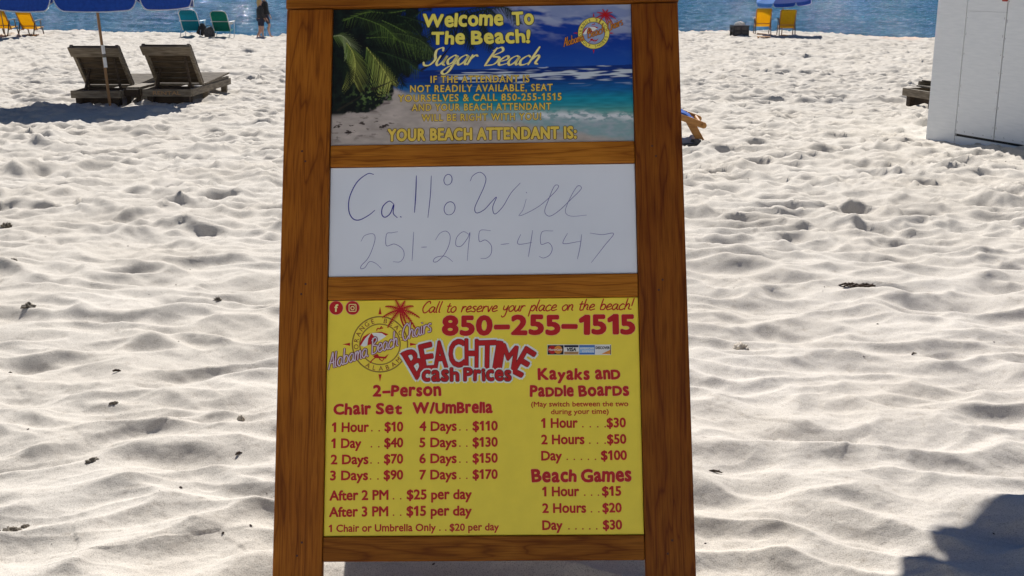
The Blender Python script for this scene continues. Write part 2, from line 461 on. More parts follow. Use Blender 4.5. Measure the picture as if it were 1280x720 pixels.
def np_mesh(name, V, F, mat, smooth=True):
    me = bpy.data.meshes.new(name)
    me.vertices.add(len(V)); me.vertices.foreach_set('co', V.astype(np.float32).ravel())
    me.loops.add(F.size); me.loops.foreach_set('vertex_index', F.astype(np.int32).ravel())
    me.polygons.add(len(F)); me.polygons.foreach_set('loop_start', np.arange(0, F.size, 4, dtype=np.int32))
    me.polygons.foreach_set('use_smooth', np.full(len(F), smooth))
    me.update(); me.validate()
    me.materials.append(mat)
    o = bpy.data.objects.new(name, me); COL.objects.link(o)
    return o

def grid_faces(nr, nc):
    i = np.arange(nr - 1)[:, None]; j = np.arange(nc - 1)[None, :]
    a = i * nc + j
    return np.stack([a, a + 1, a + nc + 1, a + nc], -1).reshape(-1, 4)

# ------------------------------------------------------------------ sand and sea
def build_sand():
    ys = list(-np.geomspace(60, 0.3, 40)) + list(np.linspace(0, 2.0, 60))
    y = 2.0
    while y < 82:
        px = y * y / (FPX * CAMZ)
        if y < 25: st = min(max(px * 1.0, 0.0030), 0.045)
        elif y < 56: st = 0.085
        else: st = 0.8
        y += st; ys.append(y)
    ys = np.array(ys)
    nd = 760
    u = np.linspace(-1, 1, nd); ex = np.geomspace(0.03, 1, 40)
    side = np.cumsum(ex) / np.sum(ex)
    zc = np.clip(ys, 1.6, 52)
    half = 0.62 * zc + 0.25
    Xd = half[:, None] * u[None, :]
    Xr = half[:, None] + (220 - half)[:, None] * side[None, :] ** 2.2
    X = np.concatenate([-Xr[:, ::-1], Xd, Xr], 1)
    Y = np.repeat(ys[:, None], X.shape[1], 1)
    Z = sand_z(X, Y)
    V = np.stack([X, Y, Z], -1).reshape(-1, 3)
    o = np_mesh('sand', V, grid_faces(*X.shape), M['sand'])
    return tag(o, kind='structure', label='white trodden beach sand')

SEA_Z = -2.15
def build_sea():
    ys = np.concatenate([np.arange(50, 235, 0.3), np.geomspace(235, 9000, 120)])
    nc = 640
    half = np.clip(ys * 0.6, 40, None) * 1.0
    half = np.where(ys > 400, ys * 1.5, half)
    u = np.linspace(-1, 1, nc); u = np.sign(u) * np.abs(u) ** 1.15
    X = half[:, None] * u[None, :]
    Y = np.repeat(ys[:, None], nc, 1)
    Z = SEA_Z + (0.10 * perlin(X * 0.10, Y * 0.22, 201) + 0.10 * perlin(X * 0.32, Y * 0.6, 203) + 0.10 * fbm(X * 0.8, Y * 1.2, 205, 3) + 0.22 * np.maximum(perlin(X * 0.9 + 5, Y * 0.55, 209) - 0.42, 0)) * sstep(2500, 400, Y)
    o = np_mesh('sea', np.stack([X, Y, Z], -1).reshape(-1, 3), grid_faces(*X.shape), M['sea'])
    return tag(o, kind='structure', label='blue rippled sea')

build_sand()
build_sea()

# ------------------------------------------------------------------ the sandwich board: its plane
LEAN, YAW, ROLL = R(24.358), R(-1.839), R(1.167)
SO = Vector((-0.05837, 2.22762, 0.73542))     # middle of the whiteboard's lower edge
_u = Vector((1, 0, 0)); _v = Vector((0, math.sin(LEAN), math.cos(LEAN)))
_u, _v = math.cos(ROLL) * _u + math.sin(ROLL) * _v, -math.sin(ROLL) * _u + math.cos(ROLL) * _v
_rz = Matrix.Rotation(YAW, 3, 'Z')
SU, SV = (_rz @ _u).normalized(), (_rz @ _v).normalized()
SN = SU.cross(SV)
VB = 0.875                                    # foot of the board below that origin
def S(px, py):
    """measure: photo pixel -> (u, v) on the board's face"""
    d = Vector(((px - 640) / FPX, math.cos(PITCH) + (360 - py) / FPX * math.sin(PITCH), -math.sin(PITCH) + (360 - py) / FPX * math.cos(PITCH)))
    o = Vector((0, 0, CAMZ)); t = (SO - o).dot(SN) / d.dot(SN)
    q = o + d * t - SO
    return q.dot(SU), q.dot(SV) + VB

sign_root = empty('sandwich_board', SO - SV * VB)
sign_root.matrix_world = Matrix.Translation(SO - SV * VB) @ Matrix((SU, SV, SN)).transposed().to_4x4()
tag(sign_root, 'brown wooden sandwich board with beach poster, whiteboard and yellow price list', 'sandwich board')

IN, OUT = 0.305, 0.399
def vrow(y): return S(604, y)[1]
v_ptop, v_pbot, v_wtop, v_wbot, v_ytop, v_ybot, v_rbot = [vrow(y) for y in (6.5, 178.3, 205.5, 343.5, 372.5, 670.0, 701.5)]
V_TOP = v_ptop + 0.085
FACE = 0.0                                    # board face; panels lie 5 mm behind it
def board(name, u0, u1, v0, v1, w0, w1, mat, parent=sign_root, bev=0.0025, xf=None, dx=0.0):
    mb = MB(); mb.box(((u0 + u1) / 2, (v0 + v1) / 2, (w0 + w1) / 2), (u1 - u0, v1 - v0, w1 - w0))
    if not xf: return mb.build(name, mat, parent, bevel=bev)
    mb.v = [(p[0], p[1], -p[2] - 0.048) for p in mb.v]
    o = mb.build(name, mat, parent, bevel=bev); o.matrix_local = REAR
    return o

def stile_mat(seed, base):
    m = base.copy()
    for n in m.node_tree.nodes:
        if n.type == 'MAPPING': n.inputs['Location'].default_value = (seed * 1.7, seed * 0.9, seed * 2.3)
    return m
W_RED = mat_wood('varnished red brown upright grain', (0.125, 0.030, 0.0035), (0.205, 0.058, 0.006), (0.25, 0.080, 0.008), 1)
W_LOW = mat_wood('varnished dark cross grain', (0.17, 0.050, 0.004), (0.25, 0.083, 0.007), (0.31, 0.115, 0.012), 0)
tone = {'l': stile_mat(1, M['stile']), 'r': stile_mat(7, W_RED)}
board('upright', -OUT, -IN, -0.02, v_ptop - 0.0015, -0.022, 0, tone['l'])
board('upright', IN, OUT, -0.02, v_ptop - 0.0015, -0.022, 0, tone['r'])
board('cross_rail', -OUT - 0.002, OUT + 0.002, v_ptop + 0.001, V_TOP, -0.022, 0.001, stile_mat(3, W_LOW))
board('cross_rail', -IN + 0.0008, IN - 0.0008, v_wtop, v_pbot, -0.022, -0.0015, stile_mat(4, M['rail']))
board('cross_rail', -IN + 0.0008, IN - 0.0008, v_ytop, v_wbot, -0.022, -0.0015, stile_mat(5, M['rail']))
board('cross_rail', -IN + 0.0008, IN - 0.0008, v_rbot, v_ybot, -0.022, -0.0015, stile_mat(6, W_LOW))
board('backing_board', -IN + 0.0004, IN - 0.0004, v_rbot + 0.004, v_ptop - 0.0004, -0.0215, -0.0142, W_RED, bev=0.0)
PW = -0.007                                   # panel face
# back leaf of the A, hinged at the top
hinge_v = V_TOP - 0.01
REAR = Matrix.Translation((0, hinge_v, -0.030)) @ Matrix.Rotation(2 * LEAN, 4, 'X') @ Matrix.Translation((0, -hinge_v, 0.024))
board('rear_upright', -OUT, -IN, -0.02, v_ptop, -0.022, 0, tone['r'], xf=True)
board('rear_upright', IN, OUT, -0.02, v_ptop, -0.022, 0, tone['l'], xf=True)
board('rear_rail', -OUT, OUT, v_ptop + 0.001, V_TOP, -0.022, 0, M['rail'], xf=True)
board('rear_rail', -IN + 0.0008, IN - 0.0008, 0.03, 0.09, -0.022, -0.0015, M['rail'], xf=True)
board('rear_panel', -IN + 0.0008, IN - 0.0008, 0.091, v_ptop - 0.0008, -0.014, -0.008, M['white'], bev=0.0, xf=True)
for s in (-1, 1):
    h = MB(); h.tube([(s * 0.25 - 0.04, V_TOP + 0.004, -0.026), (s * 0.25 + 0.04, V_TOP + 0.004, -0.026)], 0.006, 10)
    h.box((s * 0.25, V_TOP + 0.002, -0.012), (0.07, 0.003, 0.022)); h.build('hinge', M['steel'], sign_root)

# ------------------------------------------------------------------ lettering helpers
_txt_cache = {}
ONE = (np.array([(.20, 0), (.32, 0), (.32, .69), (.20, .69), (.20, .53), (.05, .46), (.05, .55), (.22, .69)]), [(0, 1, 2, 3), (4, 7, 6, 5)])
def _raw(s):
    if s in _txt_cache: return _txt_cache[s]
    cu = bpy.data.curves.new('t', 'FONT'); cu.body = s; cu.size = 1.0
    cu.dimensions = '2D'; cu.fill_mode = 'BOTH'; cu.resolution_u = 3
    ob = bpy.data.objects.new('t', cu); COL.objects.link(ob)
    dg = bpy.context.evaluated_depsgraph_get(); dg.update()
    me = bpy.data.meshes.new_from_object(ob.evaluated_get(dg))
    V = np.array([v.co[:2] for v in me.vertices]) if len(me.vertices) else np.zeros((0, 2))
    F = [tuple(p.vertices) for p in me.polygons]
    bpy.data.objects.remove(ob); bpy.data.curves.remove(cu); bpy.data.meshes.remove(me)
    _txt_cache[s] = (V, F)
    return V, F
def advance(ch):
    if ch == '1': return 0.46
    return _raw('H' + ch + 'H')[0][:, 0].max() - _raw('HH')[0][:, 0].max()
def glyphs(s, track=0.0):
    """text as flat triangles at size 1"""
    V = []; F = []; x = 0.0; n = 0
    for ch in s:
        v, f = ONE if ch == '1' else (_raw(ch) if ch != ' ' else (np.zeros((0, 2)), []))
        if ch in 'acemnorsuvwxz': v = v * [1, 1.12]
        if len(v): V.append(v + [x, 0]); F += [tuple(i + n for i in t) for t in f]; n += len(v)
        x += advance(ch) + track
    return np.concatenate(V), F
def bolder(r, n=8):
    return [(0, 0)] + ([(r * math.cos(2 * math.pi * (k + .5) / n), r * math.sin(2 * math.pi * (k + .5) / n)) for k in range(n)] if r > 0 else [])

CAP = 0.727
class Print:
    """flat print on the board: collects shapes for one lettering part"""
    def __init__(self): self.mb = MB()
    def put(self, V2, F, w):
        self.mb.add([(p[0], p[1], w) for p in V2], F)
    def line(self, s, A, B, cap, w, offset=0.0, grow=0.0, shear=0.0, track=0.0):
        """string between baseline pixels A and B with capitals cap pixels tall; grow widens the outline only"""
        V, F = glyphs(s, track); V = V + np.stack([V[:, 1] * shear, V[:, 1] * 0], 1)
        a = np.array(S(*A)); b = np.array(S(*B)); c = np.array(S(A[0], A[1] - cap))
        x0, x1 = V[:, 0].min() - offset, V[:, 0].max() + offset
        ex = (b - a) / (x1 - x0); kx = np.linalg.norm(ex); up = np.array([-(b - a)[1], (b - a)[0]]); up = up / np.linalg.norm(up) * np.linalg.norm(c - a) / CAP
        ky = np.linalg.norm(up)
        P = a + (V[:, :1] - x0) * ex + V[:, 1:] * up
        for k, (dx, dy) in enumerate(bolder((offset + grow) * ky)):
            self.put(P + [dx, dy], F, w + 0.000012 * k)
    def fun(self, s, A, B, cap, w, offset=0.035, grow=0.0, seed=1, jit=1.0, gap=0.12):
        """chunky uneven hand-cut letters; '_x' sets a small capital"""
        rnd = random.Random(seed); x = 0.0; parts = []; i = 0
        while i < len(s):
            ch = s[i]; small = False
            if ch == '_': i += 1; ch = s[i]; small = True
            i += 1
            ang = rnd.uniform(-5, 5) * jit; sc = 1 + rnd.uniform(-0.05, 0.06) * jit; dy = rnd.uniform(-0.02, 0.02) * jit
            if ch == ' ': x += 0.34; continue
            V, F = glyphs(ch)
            k = sc * (0.80 if small else 1.0)
            if ch in 'acemnorsuxz': V = V * [1, 1.10]
            cx = (V[:, 0].min() + V[:, 0].max()) / 2; wd = (V[:, 0].max() - V[:, 0].min()) * k
            ca, sa = math.cos(R(ang)), math.sin(R(ang))
            P = (V - [cx, 0.36]) * k; P = np.stack([P[:, 0] * ca - P[:, 1] * sa, P[:, 0] * sa + P[:, 1] * ca], 1) + [x + wd / 2, 0.36 * k + dy]
            if ch == '-': nw = wd * 1.75; P[:, 1] += 0.06; P[:, 0] = x + nw / 2 + (P[:, 0] - x - wd / 2) * 1.75; wd = nw
            parts.append((P, F)); x += wd + gap
        x -= gap
        a = np.array(S(*A)); b = np.array(S(*B)); c = np.array(S(A[0], A[1] - cap))
        ex = (b - a) / x; up = np.array([-(b - a)[1], (b - a)[0]]); up = up / np.linalg.norm(up) * np.linalg.norm(c - a) / CAP
        ky = np.linalg.norm(up)
        for n, (P, F) in enumerate(parts):
            Q = a + P[:, :1] * ex + P[:, 1:] * up
            for k, (dx, dy) in enumerate(bolder((offset + grow) * ky)):
                self.put(Q + [dx, dy], F, w + 0.000012 * k + 0.000006 * (n % 2))
    def quad(self, ch, corners, w, offset=0.03, grow=0.0):
        """one letter warped into four photo pixels tl, tr, br, bl"""
        V, F = glyphs(ch)
        tl, tr, br, bl = [np.array(S(*c)) for c in corners]
        lo, hi = V.min(0), V.max(0); T = (V - lo) / (hi - lo)
        P = (1 - T[:, 1:]) * ((1 - T[:, :1]) * bl + T[:, :1] * br) + T[:, 1:] * ((1 - T[:, :1]) * tl + T[:, :1] * tr)
        r = (offset + grow) * 0.055
        ctr = P.mean(0); 
        if offset: P = ctr + (P - ctr) * 0.98
        for k, (dx, dy) in enumerate(bolder(r)): self.put(P + [dx, dy], F, w + 0.000012 * k)
    def ribbon(self, pts, wd, w, taper=0.0, nib=None, uv=False):
        P = np.array([p if uv else S(*p) for p in pts], float); n = len(P)
        d = np.gradient(P, axis=0); d /= np.linalg.norm(d, axis=1, keepdims=True) + 1e-9
        nr = np.stack([-d[:, 1], d[:, 0]], 1)
        t = np.linspace(0, 1, n); k = np.ones(n)
        if taper: k = 1 - taper * np.abs(2 * t - 1) ** 3
        if nib is not None: k = k * (0.35 + 0.65 * np.abs(d[:, 0] * math.sin(nib) - d[:, 1] * math.cos(nib)))
        h = (wd / 2 * k)[:, None]
        V = np.concatenate([P + nr * h, P - nr * h]); F = [(i, i + 1, n + i + 1, n + i) for i in range(n - 1)]
        e0 = P[0] - d[0] * wd * 0.3; e1 = P[-1] + d[-1] * wd * 0.3
        V = np.concatenate([V, [e0, e1]]); F += [(0, n, 2 * n), (n - 1, 2 * n + 1, 2 * n - 1)]
        self.put(V, F, w)
    def poly(self, pts, w): self.put([S(*p) for p in pts], [tuple(range(len(pts)))], w)
    def disc(self, c, r, w, r0=0.0, n=48, a0=0, a1=360):
        full = abs(a1 - a0) >= 360
        t = np.radians(np.linspace(a0, a1, n + 1))
        o = [S(c[0] + r * math.cos(a), c[1] - r * math.sin(a)) for a in t]
        if r0 <= 0: self.put([S(*c)] + o, [(0, i + 1, i + 2) for i in range(n)], w)
        else:
            i_ = [S(c[0] + r0 * math.cos(a), c[1] - r0 * math.sin(a)) for a in t]
            self.put(o + i_, [(i, i + 1, n + 2 + i, n + 1 + i) for i in range(n)], w)
    def arc_text(self, s, c, r, a_mid, span, size, w, inward=False, offset=0.01):
        n = len(s)
        for i, ch in enumerate(s):
            if ch == ' ': continue
            f = (i / (n - 1) - 0.5) * span
            a = a_mid - f if not inward else a_mid + f
            V, F = glyphs(ch)
            cx = (V[:, 0].min() + V[:, 0].max()) / 2
            P = (V - [cx, CAP / 2]) * size / CAP
            th = R(a - 90) if not inward else R(a + 90)
            X = P[:, 0] * math.cos(th) - P[:, 1] * math.sin(th); Y = P[:, 0] * math.sin(th) + P[:, 1] * math.cos(th)
            self.put([S(c[0] + r * math.cos(R(a)) + x, c[1] - r * math.sin(R(a)) - y) for x, y in zip(X, Y)], F, w)
    def build(self, name, mat, parent): return self.mb.build(name, mat, parent, recalc=False)

def spline(pts, k=8):
    P = np.array(pts, float)
    if len(P) < 3: return [tuple(P[0] + (P[-1] - P[0]) * t) for t in np.linspace(0, 1, 4)]
    Q = np.concatenate([[2 * P[0] - P[1]], P, [2 * P[-1] - P[-2]]]); out = []
    for i in range(1, len(Q) - 2):
        for t in np.linspace(0, 1, k, endpoint=False):
            out.append(tuple(0.5 * (2 * Q[i] + (Q[i + 1] - Q[i - 1]) * t + (2 * Q[i - 1] - 5 * Q[i] + 4 * Q[i + 1] - Q[i + 2]) * t * t + (-Q[i - 1] + 3 * Q[i] - 3 * Q[i + 1] + Q[i + 2]) * t ** 3)))
    return out + [tuple(P[-1])]

HAND = {
 'a': ([[(.75, .85), (.45, 1), (.1, .7), (.05, .3), (.3, 0), (.6, .3), (.78, .9), (.72, .3), (.85, .02), (1.0, .12)]], 0.98),
 'b': ([[(.2, 2), (.1, .8), (.08, .1)], [(.08, .5), (.4, 1), (.75, .7), (.6, .1), (.1, .05)]], .9),
 'c': ([[(.75, .85), (.45, 1), (.08, .55), (.2, .05), (.5, 0), (.85, .2)]], .85),
 'e': ([[(.05, .4), (.6, .6), (.65, .9), (.38, 1), (.06, .5), (.25, .02), (.85, .2)]], .85),
 'g': ([[(.75, .85), (.45, 1), (.08, .55), (.3, .1), (.6, .3), (.78, .95), (.7, -.5), (.4, -.95), (.05, -.7), (.4, -.2), (.95, .15)]], 1.0),
 'h': ([[(.2, 2), (.12, 1), (.05, 0)], [(.08, .4), (.4, 1), (.65, .8), (.6, .2), (.85, .05)]], .9),
 'i': ([[(.15, 1), (.1, .2), (.3, 0)], [(.2, 1.4), (.24, 1.48)]], .42),
 'l': ([[(.25, 2), (.12, .9), (.12, .15), (.3, 0)]], .42),
 'm': ([[(.1, 1), (.05, 0)], [(.07, .5), (.35, 1), (.5, .8), (.45, 0)], [(.47, .5), (.8, 1), (.95, .8), (.9, .1), (1.1, 0)]], 1.15),
 'n': ([[(.1, 1), (.05, 0)], [(.07, .5), (.4, 1), (.65, .8), (.6, .2), (.8, 0)]], .85),
 'o': ([[(.4, 1), (.05, .6), (.15, .1), (.45, 0), (.75, .4), (.65, .9), (.35, 1)]], .85),
 'p': ([[(.15, 1), (.06, 0), (0, -.9)], [(.1, .5), (.45, 1), (.75, .7), (.5, .05), (.1, .15)]], .85),
 'r': ([[(.1, 1), (.05, 0)], [(.07, .5), (.35, .95), (.62, .88)]], .65),
 's': ([[(.6, .9), (.35, 1), (.12, .75), (.5, .4), (.45, .05), (.05, .08)]], .72),
 't': ([[(.3, 1.6), (.2, .6), (.22, .12), (.4, 0), (.6, .1)], [(0, 1.05), (.3, 1.08), (.58, 1.1)]], .62),
 'u': ([[(.1, 1), (.05, .3), (.3, 0), (.6, .4), (.7, 1), (.65, .2), (.88, 0)]], .9),
 'v': ([[(.05, 1), (.18, .5), (.32, 0), (.5, .5), (.68, 1)]], .75),
 'y': ([[(.1, 1), (.1, .4), (.4, .3), (.65, .7), (.7, 1), (.55, -.6), (.2, -.95), (0, -.7)]], .85),
 '!': ([[(.2, 2), (.14, 1.2), (.1, .6)], [(.08, .12), (.1, .02)]], .4),
 'A': ([[(0, 0), (.5, 1.2), (.75, 2), (.82, 1), (.9, 0)], [(.2, .75), (.6, .7), (.95, .8)]], 1.05),
 'B': ([[(.25, 2), (.15, 1), (.05, 0)], [(.05, 1.7), (.6, 2.05), (.9, 1.6), (.3, 1.05), (.95, .85), (.8, .15), (.05, 0)]], 1.08),
 'C': ([[(1, 1.6), (.8, 2), (.35, 1.7), (.05, .8), (.25, .1), (.6, 0), (1, .4)]], 1.02),
 'S': ([[(1, 1.6), (.8, 2), (.4, 1.75), (.5, 1.15), (.72, .6), (.45, .05), (0, .05), (-.2, .35)]], 0.95),
}
def script(pr, s, A, B, xh, wd, w, slant=0.15, nib=None, taper=0.0, space=.55, asc=1.0):
    """hand-written string between baseline pixels A and B; xh = height of small letters in pixels"""
    x = 0.0; st = []
    for ch in s:
        if ch == ' ': x += space; continue
        g, adv = HAND[ch]
        for line in g:
            st.append([(x + p[0] + slant * p[1], p[1] if p[1] < 1 else 1 + (p[1] - 1) * asc) for p in spline(line, 6)])
        x += adv
    a = np.array(S(*A)); b = np.array(S(*B)); ex = (b - a) / x
    up = np.array([-(b - a)[1], (b - a)[0]]); up = up / np.linalg.norm(up) * np.linalg.norm(np.array(S(A[0], A[1] - xh)) - a)
    for n, line in enumerate(st):
        pr.ribbon([a + p[0] * ex + p[1] * up for p in line], wd, w + 0.00003 * (n % 4), nib=nib, taper=taper, uv=True)

# ------------------------------------------------------------------ panel 1: printed beach poster
def build_poster():
    nx, ny = 640, 292
    u0, u1 = -IN + 0.001, IN - 0.001; v0, v1 = v_pbot + 0.001, v_ptop - 0.001
    X = np.linspace(45, 1225, nx)[None, :].repeat(ny, 0); Y = np.linspace(12, 560, ny)[:, None].repeat(nx, 1)   # reading frame, y down
    def lin(*c): 
        c = np.array(c) / 255.0; return np.where(c < 0.04045, c / 12.92, ((c + 0.055) / 1.055) ** 2.4) 
    def mix(C, c, k): return C + (np.asarray(c) - C) * k[..., None]
    sky = lin(14, 62, 165)[None, None, :].repeat(ny, 0).repeat(nx, 1)
    sky = mix(sky, lin(28, 84, 182), sstep(150, 265, Y))
    cl = sstep(-0.15, 0.55, fbm(X * 0.006 + Y * 0.004, Y * 0.020 - X * 0.004, 301, 4) + 0.9 * sstep(150, 20, Y - (X - 1000) * 0.08) * sstep(640, 900, X) + 0.0)
    sky = mix(sky, lin(196, 205, 228), cl * sstep(560, 860, X) * sstep(200, 60, Y - (X - 1000) * 0.1) * 0.75)
    sky = mix(sky, lin(60, 105, 185), sstep(0.1, 0.6, fbm(X * 0.004, Y * 0.012, 305, 4)) * 0.4 * sstep(600, 800, X))
    C = sky
    hz = 264 - (X - 600) * 0.012
    sea = lin(14, 52, 132)[None, None, :].repeat(ny, 0).repeat(nx, 1)
    sea = mix(sea, lin(16, 100, 168), sstep(300, 350, Y)); sea = mix(sea, lin(24, 150, 175), sstep(345, 395, Y)); sea = mix(sea, lin(90, 170, 165), sstep(395, 450, Y))
    sea = sea * (1 + 0.25 * perlin(X * 0.02, Y * 0.12, 311))[..., None]
    foam = sstep(0.0, 0.35, perlin(X * 0.012, Y * 0.16, 313) + 0.8 * np.exp(-((Y - 292 + (X - 900) * 0.01) / 16) ** 2) - 0.35) * sstep(440, 560, X)
    sea = mix(sea, lin(215, 225, 235), foam * sstep(345, 310, Y))
    C = np.where((Y > hz)[..., None], sea, C)
    # wash and sand
    shore = np.interp(X, [45, 300, 400, 520, 700, 900, 1225], [320, 330, 352, 400, 425, 430, 445]) + 10 * perlin(X * 0.015, Y * 0.02, 317)
    wash = sstep(-12, 30, Y - shore)
    C = mix(C, lin(176, 190, 200), wash * sstep(300, 380, X) * (0.6 + 0.4 * np.clip(fbm(X * 0.02, Y * 0.05, 319, 4) + 0.3, 0, 1)))
    fo2 = np.exp(-((Y - shore - 22) / 14) ** 2) * sstep(0.1, 0.5, fbm(X * 0.03, Y * 0.08, 323, 4) + 0.45) * sstep(700, 860, X)
    C = mix(C, lin(240, 244, 248), fo2)
    shore2 = np.interp(X, [45, 280, 360, 560, 760, 1000, 1225], [330, 335, 365, 445, 480, 525, 560]) + 8 * perlin(X * 0.02, Y * 0.03, 331)
    sandc = lin(196, 184, 176)[None, None, :] * (1 + 0.22 * fbm(X * 0.012, Y * 0.035, 333, 4))[..., None]
    C = mix(C, sandc, sstep(-14, 16, Y - shore2))
    C = mix(C, lin(120, 106, 104), sstep(0.1, 0.35, fbm(X * 0.008, Y * 0.03, 337, 3)) * sstep(380, 400, Y) * sstep(440, 420, Y) * sstep(420, 340, X))
    seaweed = sstep(0.32, 0.5, fbm(X * 0.022, Y * 0.07, 339, 4)) * np.exp(-((Y - 485 + (X - 200) * 0.12) / 34) ** 2) * sstep(330, 240, X)
    C = mix(C, lin(60, 46, 42), np.clip(seaweed * 1.2, 0, 1))
    # shaded undergrowth and palms at the left
    edge = np.interp(Y, [12, 60, 120, 200, 280, 330, 380, 430, 450], [385, 370, 395, 430, 330, 275, 275, 150, 40]) + 50 * fbm(X * 0.02, Y * 0.02, 341, 4)
    dk = sstep(25, -15, X - edge) * sstep(450, 430, Y)
    bush = lin(13, 22, 16)[None, None, :] * (1 + 1.6 * np.clip(fbm(X * 0.035, Y * 0.04, 343, 4), -0.5, 1))[..., None]
    C = mix(C, bush, dk)
    lb = dk * sstep(0.15, 0.5, fbm(X * 0.05, Y * 0.06, 347, 3)) * np.exp(-((X - 215) / 80) ** 2 - ((Y - 365) / 40) ** 2)
    C = mix(C, lin(120, 150, 80), lb)
    rnd = random.Random(4)
    def leaf(x0, y0, x1, y1, w0, col):
        nonlocal C
        xa, xb, ya, yb = min(x0, x1) - 8, max(x0, x1) + 8, min(y0, y1) - 8, max(y0, y1) + 8
        j0, j1 = np.searchsorted(X[0], [xa, xb]); i0, i1 = np.searchsorted(Y[:, 0], [ya, yb])
        if j1 <= j0 or i1 <= i0: return
        x = X[i0:i1, j0:j1]; y = Y[i0:i1, j0:j1]; dx, dy = x1 - x0, y1 - y0; L2 = dx * dx + dy * dy + 1e-6
        t = np.clip(((x - x0) * dx + (y - y0) * dy) / L2, 0, 1)
        d = np.hypot(x - x0 - t * dx, y - y0 - t * dy); k = sstep(1.3, 0.2, d / (w0 * (1.05 - t)))
        C[i0:i1, j0:j1] = mix(C[i0:i1, j0:j1], col, k)
    def frond(pts, ln, col, tip, n=30, droop=0.5, w0=2.1):
        P = np.array(spline(pts, 16)); m = len(P)
        for k in range(n):
            i = int((k + 0.5) / n * (m - 2)); p = P[i]; d = P[i + 1] - P[i]; d /= np.hypot(*d) + 1e-9
            f = k / n; l = ln * (0.45 + 0.9 * math.sin(math.pi * min(1, 0.15 + 0.8 * f))) * rnd.uniform(.85, 1.1)
            for sgn in (-1, 1):
                nx_, ny_ = -d[1] * sgn, d[0] * sgn
                e = np.array([p[0] + (nx_ * 0.75 + d[0] * 0.7) * l, p[1] + (ny_ * 0.75 + d[1] * 0.7 + droop) * l])
                sh = rnd.uniform(0.25, 1.25) * (1.0 if sgn > 0 else 0.6)
                leaf(p[0], p[1], e[0], e[1], w0, (lin(*col) * (1 - f) + lin(*tip) * f) * sh)
        for a, b_ in zip(P[:-1:3], P[3::3]): leaf(a[0], a[1], b_[0], b_[1], 2.5, lin(*tip))
    D = (20, 36, 20); G = (104, 132, 56); Y2 = (206, 210, 104); W = (176, 184, 140)
    frond([(330, 20), (260, 30), (180, 25), (80, 60)], 40, D, G)
    frond([(200, 10), (270, 35), (330, 60), (345, 20)], 34, D, D)
    frond([(400, 20), (340, 70), (260, 90), (190, 120)], 46, D, (60, 84, 44))
    frond([(45, 120), (80, 120), (110, 150), (120, 190)], 44, G, W)
    frond([(240, 60), (300, 90), (360, 130), (420, 190)], 48, D, G)
    frond([(180, 130), (260, 130), (350, 160), (440, 180)], 44, D, G)
    frond([(200, 180), (270, 200), (340, 230), (390, 270)], 40, D, (60, 84, 44))
    frond([(100, 150), (125, 190), (135, 240), (130, 310)], 58, G, Y2, 40, 0.7)
    frond([(180, 170), (215, 215), (250, 265), (280, 320)], 54, G, Y2, 40, 0.7)
    frond([(190, 170), (250, 220), (300, 270), (330, 330)], 34, D, D)
    frond([(330, 60), (380, 110), (410, 160), (430, 230)], 40, D, (60, 80, 44))
    frond([(300, 40), (370, 60), (430, 90), (470, 130)], 36, D, (50, 70, 40))
    frond([(250, 110), (330, 120), (400, 150), (460, 215)], 44, D, (84, 104, 56))
    frond([(130, 40), (190, 60), (250, 90), (300, 140)], 40, D, G)
    frond([(45, 200), (90, 230), (110, 270), (115, 330)], 36, D, D)
    for bx, by, ln in ((575, 25, 70), (650, 25, 60)):
        frond([(bx, by), (bx - 60, by + 20), (bx - 120, by + 60), (bx - 150, by + 120)], 34, D, (40, 56, 34), 36)
        frond([(bx, by), (bx - 10, by + 60), (bx, by + 110), (bx + 25, by + 160)], 30, D, (40, 56, 34), 36)
        frond([(bx, by), (bx + 70, by - 10), (bx + 110, by + 20), (bx + 140, by + 60)], 26, D, (40, 56, 34), 30)
    for a, b_ in (((400, 262), (470, 222)), ((470, 222), (520, 160)), ((520, 160), (548, 60))): leaf(a[0], a[1], b_[0], b_[1], 7, lin(34, 26, 22))
    for a, b_ in (((70, 420), (200, 340)), ((200, 340), (300, 300))): leaf(a[0], a[1], b_[0], b_[1], 6, lin(48, 42, 30))
    U = np.linspace(u0, u1, nx)[None, :].repeat(ny, 0); Vv = np.linspace(v1, v0, ny)[:, None].repeat(nx, 1)
    V = np.stack([U, Vv, np.full_like(U, PW)], -1).reshape(-1, 3)
    F = grid_faces(ny, nx)[:, ::-1]
    o = np_mesh('poster_print', V, F, M['poster'])
    at = o.data.color_attributes.new('print', 'FLOAT_COLOR', 'POINT')
    rgba = np.ones((ny * nx, 4), np.float32); rgba[:, :3] = np.clip(C, 0.003, 1).reshape(-1, 3) * 0.82
    at.data.foreach_set('color', rgba.ravel())
    return o

poster = board('poster_panel', -IN + 0.0008, IN - 0.0008, v_pbot + 0.0008, v_ptop - 0.0008, -0.012, PW - 0.001, M['white'], bev=0)
poster['label'] = 'printed panel with a palm beach photograph and yellow lettering'
pp = build_poster(); pp.parent = poster
for u_ in (-0.352, 0.348):
    for v_ in (v_wtop + 0.012, v_pbot - 0.012, v_ytop + 0.012, v_wbot - 0.014, v_rbot + 0.012, v_ybot - 0.010):
        nh = MB(); nh.lathe((u_ + 0.011 * math.sin(v_ * 37), v_, 0.0001), [(0.0, 0.0), (0.0019, 0.0002), (0.0023, 0.0)], 10); nh.build('nail_head', M['brownout'], sign_root)
L1, L2, L3 = PW + 0.0004, PW + 0.0008, PW + 0.0012
def r1(x, y): return (400 + x / 3.122, y / 3.122)
def two(name, fn, front, backm, parent, grow=0.03, dz=0.0):
    a = Print(); fn(a, L1 + dz, grow); a.build(name + '_outline', backm, parent)
    b = Print(); fn(b, L2 + dz, 0.0); b.build(name, front, parent)
